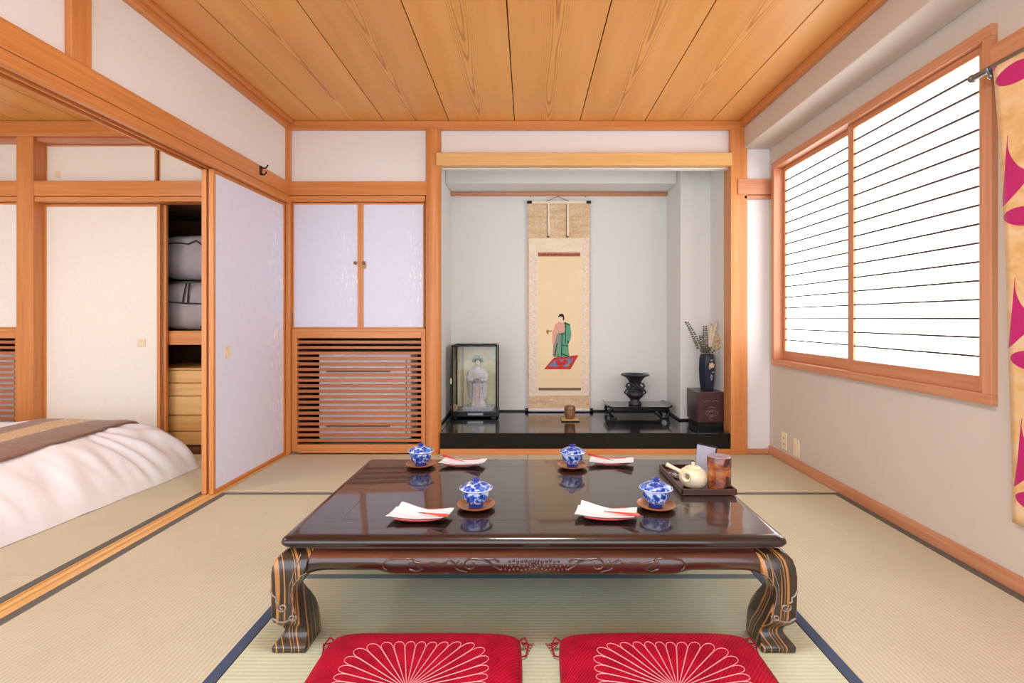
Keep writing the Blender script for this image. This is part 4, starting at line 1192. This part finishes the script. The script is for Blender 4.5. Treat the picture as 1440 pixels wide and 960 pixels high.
# ------------------------------------------------------------------ sweets plates with folded paper and pick
def setting(x, y, rz, where):
    pl = thing('sweet_plate', (x, y, TT), 'small curved red lacquer plate, '+where, 'plate', 'red lacquer plates', rz)
    n, L, W = 21, .150, .104
    def pz(u): return .003+.005*abs(u)**2.2
    def PP(top):
        def f(i, j):
            u = -1+2*i/(n-1); v = -1+2*j/7
            w = W/2*(1-.12*u*u)
            return (u*L/2, v*w, pz(u)+(.0035 if top else 0)+.006*v*v)
        return f
    m = MB(); m.cur = 0; m.grid(PP(True), n, 8); m.cur = 1; m.grid(PP(False), n, 8)
    rim = []
    for i in range(n): rim.append((i, 0))
    for j in range(1, 8): rim.append((n-1, j))
    for i in range(n-2, -1, -1): rim.append((i, 7))
    for j in range(6, 0, -1): rim.append((0, j))
    m.cur = 0
    a = [PP(True)(*q) for q in rim]+[PP(False)(*q) for q in rim]; k = len(rim)
    m.add(a, [(q, (q+1) % k, k+(q+1) % k, k+q) for q in range(k)])
    m.box(-.036, .036, -.024, .024, 0, .003)
    m.build('dish', [M_PLATE, M_PLATEB], pl, False, smooth=40)
    def top(x_, y_): return .0068+.005*min(1.25, abs(x_)/(L/2))**2.2+.006*min(1.3, abs(y_)/(W/2))**2
    pa = thing('folded_paper', (x, y, TT), 'white folded paper on the red plate, '+where, 'paper', 'folded papers on the plates', rz)
    def sheet(name, cx, cy, l, w, a, lift, flare):
        m = MB()
        def f(i, j, d):
            u = -1+2*i/14; v = -1+2*j/6
            X = cx+u*l/2*math.cos(a)-v*w/2*math.sin(a)+flare*v*.012*math.cos(a); Y = cy+u*l/2*math.sin(a)+v*w/2*math.cos(a)
            return (X, Y, max(top(X, 0), top(X, Y))+lift+d)
        m.grid(lambda i, j: f(i, j, 0), 15, 7); m.grid(lambda i, j: f(i, j, .0016), 15, 7)
        ed = [(i, 0) for i in range(15)]+[(14, j) for j in range(1, 7)]+[(i, 6) for i in range(13, -1, -1)]+[(0, j) for j in range(5, 0, -1)]
        vs = [f(i, j, 0) for i, j in ed]+[f(i, j, .0016) for i, j in ed]; k = len(ed)
        m.add(vs, [(q, (q+1) % k, k+(q+1) % k, k+q) for q in range(k)])
        m.build(name, M_PAPERW, pa, False)
    sheet('sheet', .0, .002, .198, .078, -.05, .0014, .5)
    sheet('sheet', .002, .006, .186, .076, -.40, .0040, -.9)
    pk = thing('sweet_pick', (x, y, TT), 'red lacquered sweet pick on the folded paper, '+where, 'pick', 'sweet picks on the papers', rz)
    A = Vector((-.008, .006, .0165)); B = Vector((.100, -.058, .030))
    m = MB().tube([A.lerp(B, t) for t in (.25, .5, .75, .97, 1.0)], [.0024, .0034, .0048, .0060, .0040], 8)
    m.build('shaft', M_PICK, pk, False, smooth=50)
    MB().tube([A, A.lerp(B, .12), A.lerp(B, .25)], [.0008, .0015, .0022], 8).build('tip', M_PICKT, pk, False, smooth=50)
setting(-.355, 1.705, 0, 'left of the left front teacup')
setting(.262, 1.715, -.06, 'left of the teacup before the tray')
setting(-.292, 2.325, PI, 'right of the back left teacup')
setting(.382, 2.345, PI, 'right of the back middle teacup')

# ------------------------------------------------------------------ tray with teapot, caddy, card
x0, x1, y0, y1 = .575, .782, 1.922, 2.255
tr = thing('tea_tray', ((x0+x1)/2, (y0+y1)/2, TT), 'rectangular dark wooden tray at the right end of the table', 'tray')
bx(x0, x1, y0, y1, TT+.0005, TT+.006).build('tray_bottom', M_TRAY, tr, bevel=.002)
for q in ((x0, x1, y0, y0+.007), (x0, x1, y1-.007, y1), (x0, x0+.007, y0, y1), (x1-.007, x1, y0, y1)):
    bx(*q, TT+.005, TT+.024).build('rim', M_TRAY, tr, bevel=.002)
TB = TT+.0065
tpot = thing('teapot', (.645, 2.005, TB), 'cream glazed teapot with side handle on the tray', 'teapot')
MB().lathe([(.030, 0), (.034, .001), (.047, .012), (.0545, .032), (.0535, .050), (.046, .064), (.034, .0715), (.028, .073)], 40).build('body', M_TEAPOT, tpot, False, smooth=60)
ld = MB().lathe([(.030, .073), (.031, .075), (.022, .080), (.008, .083), (.002, .083)], 32).build('lid', M_TEAPOT, tpot, False, smooth=60)
MB().lathe([(.006, 0), (.005, .004), (.008, .009), (.007, .014), (.001, .016)], 20, (0, 0, .081)).build('knob', M_TEAPOT, ld, False, smooth=60)
sd = Vector((-.62, -.78, .18)).normalized(); s0 = Vector((-.024, -.030, .048))
sp = MB().tube([s0, s0+sd*.012, s0+sd*.026, s0+sd*.034], [.014, .0115, .0125, .0165], 18, cap=False)
sp.tube([s0+sd*.034, s0+sd*.033, s0+sd*.015], [.0165, .0125, .009], 18, cap=False)
sp.build('spout', M_TEAPOT, tpot, False, smooth=70)
MB().tube([s0+sd*.012, s0+sd*.017], [.0088, .0088], 14).build('spout_opening', M_TEAPOTIN, tpot, False)
hd_ = Vector((-.86, .30, .40)).normalized(); h0 = Vector((-.040, .012, .052))
MB().tube([h0, h0+hd_*.02, h0+hd_*.045, h0+hd_*.066], [.010, .0075, .0075, .0085], 14).build('handle', M_TEAPOT, tpot, False, smooth=60)
tc_ = thing('tea_caddy', (.7345, 1.975, TB), 'cherry bark tea caddy cylinder beside the teapot', 'caddy')
MB().lathe([(.0425, 0), (.0435, .001), (.0435, .088)], 44).build('body', M_BARK, tc_, False, smooth=40)
MB().lathe([(.0442, .0885), (.0445, .0895), (.0445, .124), (.043, .1265)], 44).build('lid', M_BARK, tc_, False, smooth=40)
MB().lathe([(.043, .1262), (.041, .128), (.002, .129)], 44).build('lid_top', M_BARKTOP, tc_, False, smooth=40)
cd = thing('menu_card', (.715, 2.085, TB), 'white card in a dark frame standing behind the teapot', 'card', None, math.radians(-52))
m = MB(); m.box(-.045, .045, -.003, .003, 0, .142); m.xform(Matrix.Rotation(math.radians(-8), 4, 'X'))
m.build('frame', M_BLACKS, cd, False, .001)
m = MB(); m.box(-.042, .042, -.0045, -.002, .006, .136); m.xform(Matrix.Rotation(math.radians(-8), 4, 'X'))
m.build('card_face', plain('card_lilac_white', '#a9a8b8', .3, .5, 0, .4), cd, False)
pk = thing('tea_packet', (.613, 2.145, TB), 'grey printed tea packet lying in the tray', 'packet', None, .35)
bx(-.024, .024, -.045, .045, 0, .006).build('sachet', plain('packet_grey', '#4a4448', .5), pk, False, .002)
m = MB()
for pts in ([(-.012, -.02), (.0, -.012), (.012, -.014)], [(-.01, -.005), (.008, .0)], [(-.004, .012), (.006, .006), (.012, .014)], [(-.014, .02), (-.004, .024)]):
    m.tube([(a, b, .0062) for a, b in pts], .0014, 5)
m.build('brush_marks', M_PAPERW, pk, False)

# ------------------------------------------------------------------ red cushions
def zabuton(x, y, label, rz):
    z = thing('floor_cushion', (x, y, 0), label, 'cushion', 'red floor cushions', rz)
    hx_, hy_, H = .290, .275, .066
    N = 44
    def hz(u, v): return H*(max(0, 1-abs(u)**7)*max(0, 1-abs(v)**7))**.40
    def out(u, v):
        # rounded square with very slight pull at the corners
        k = 1-.035*(abs(u)*abs(v))**4
        b = 1+.012*math.cos(u*PI/2)*(abs(v) > .5)*0
        return u*hx_*k*b, v*hy_*k*b
    def crv_(t): return math.sin(t*PI/2)
    m = MB()
    def F(i, j, s_):
        u = crv_(-1+2*i/(N-1)); v = crv_(-1+2*j/(N-1)); X, Y = out(u, v)
        h = hz(u, v); n_ = .003*mnoise.noise(Vector((X*9+x*5, Y*9, 0)))*(h/H)
        return (X, Y, .022+h*.72+n_) if s_ else (X, Y, .022-.021*min(1, h/H*1.6))
    m.grid(lambda i, j: F(i, j, 1), N, N); m.grid(lambda i, j: F(N-1-i, j, 0), N, N)
    m.build('cover', M_ZAB, z, False, smooth=180)
    def topz(X, Y):
        u, v = max(-1, min(1, X/hx_)), max(-1, min(1, Y/hy_))
        return .022+hz(u, v)*.72+.003*mnoise.noise(Vector((X*9+x*5, Y*9, 0)))*(hz(u, v)/H)+.0006
    e = MB(); n = 38
    for k in range(n):
        a = 2*PI*(k+.5)/n; da = PI/n*.96
        c_, s_ = math.cos(a), math.sin(a)
        R = .203/(abs(c_)**5+abs(s_)**5)**(1/5)*.985
        P = []
        for t in (0, .15, .3, .45, .6, .74, .86, .94, .985, 1.0): P.append((.016+(R-.016)*t, -da*(1 if t < .86 else math.sqrt(max(0, 1-((t-.86)/.14)**2)))))
        P = P+[(r, -b) for r, b in P[::-1][1:]]
        e.tube([(r*math.cos(a+b), r*math.sin(a+b)*.96, topz(r*math.cos(a+b), r*math.sin(a+b)*.96)) for r, b in P], .0010, 4)
    e.build('embroidery', M_ZABL, z, False)
    for sx in (-1, 1):
        for sy in (-1, 1):
            cx, cy = sx*(hx_*.955), sy*(hy_*.955)
            t = MB().tube([(cx, cy, .026), (cx+sx*.018, cy+sy*.004, .034), (cx+sx*.030, cy-sy*.014, .022), (cx+sx*.022, cy-sy*.04, .008), (cx+sx*.004, cy-sy*.05, .010)], .0026, 6)
            for q in range(4):
                t.tube([(cx+sx*.006, cy-sy*.002, .024), (cx+sx*(.022+.006*q), cy-sy*(.010-.007*q), .010), (cx+sx*(.034+.004*q), cy-sy*(.012-.012*q), .004)], .0013, 5)
            t.build('corner_tassel', M_ZAB, z, False, smooth=60)
    return z
zabuton(-.304, 1.293, 'red silk floor cushion with stitched chrysanthemum, left of the pair', 0)
zabuton(.378, 1.293, 'red silk floor cushion with stitched chrysanthemum, right of the pair', 0)
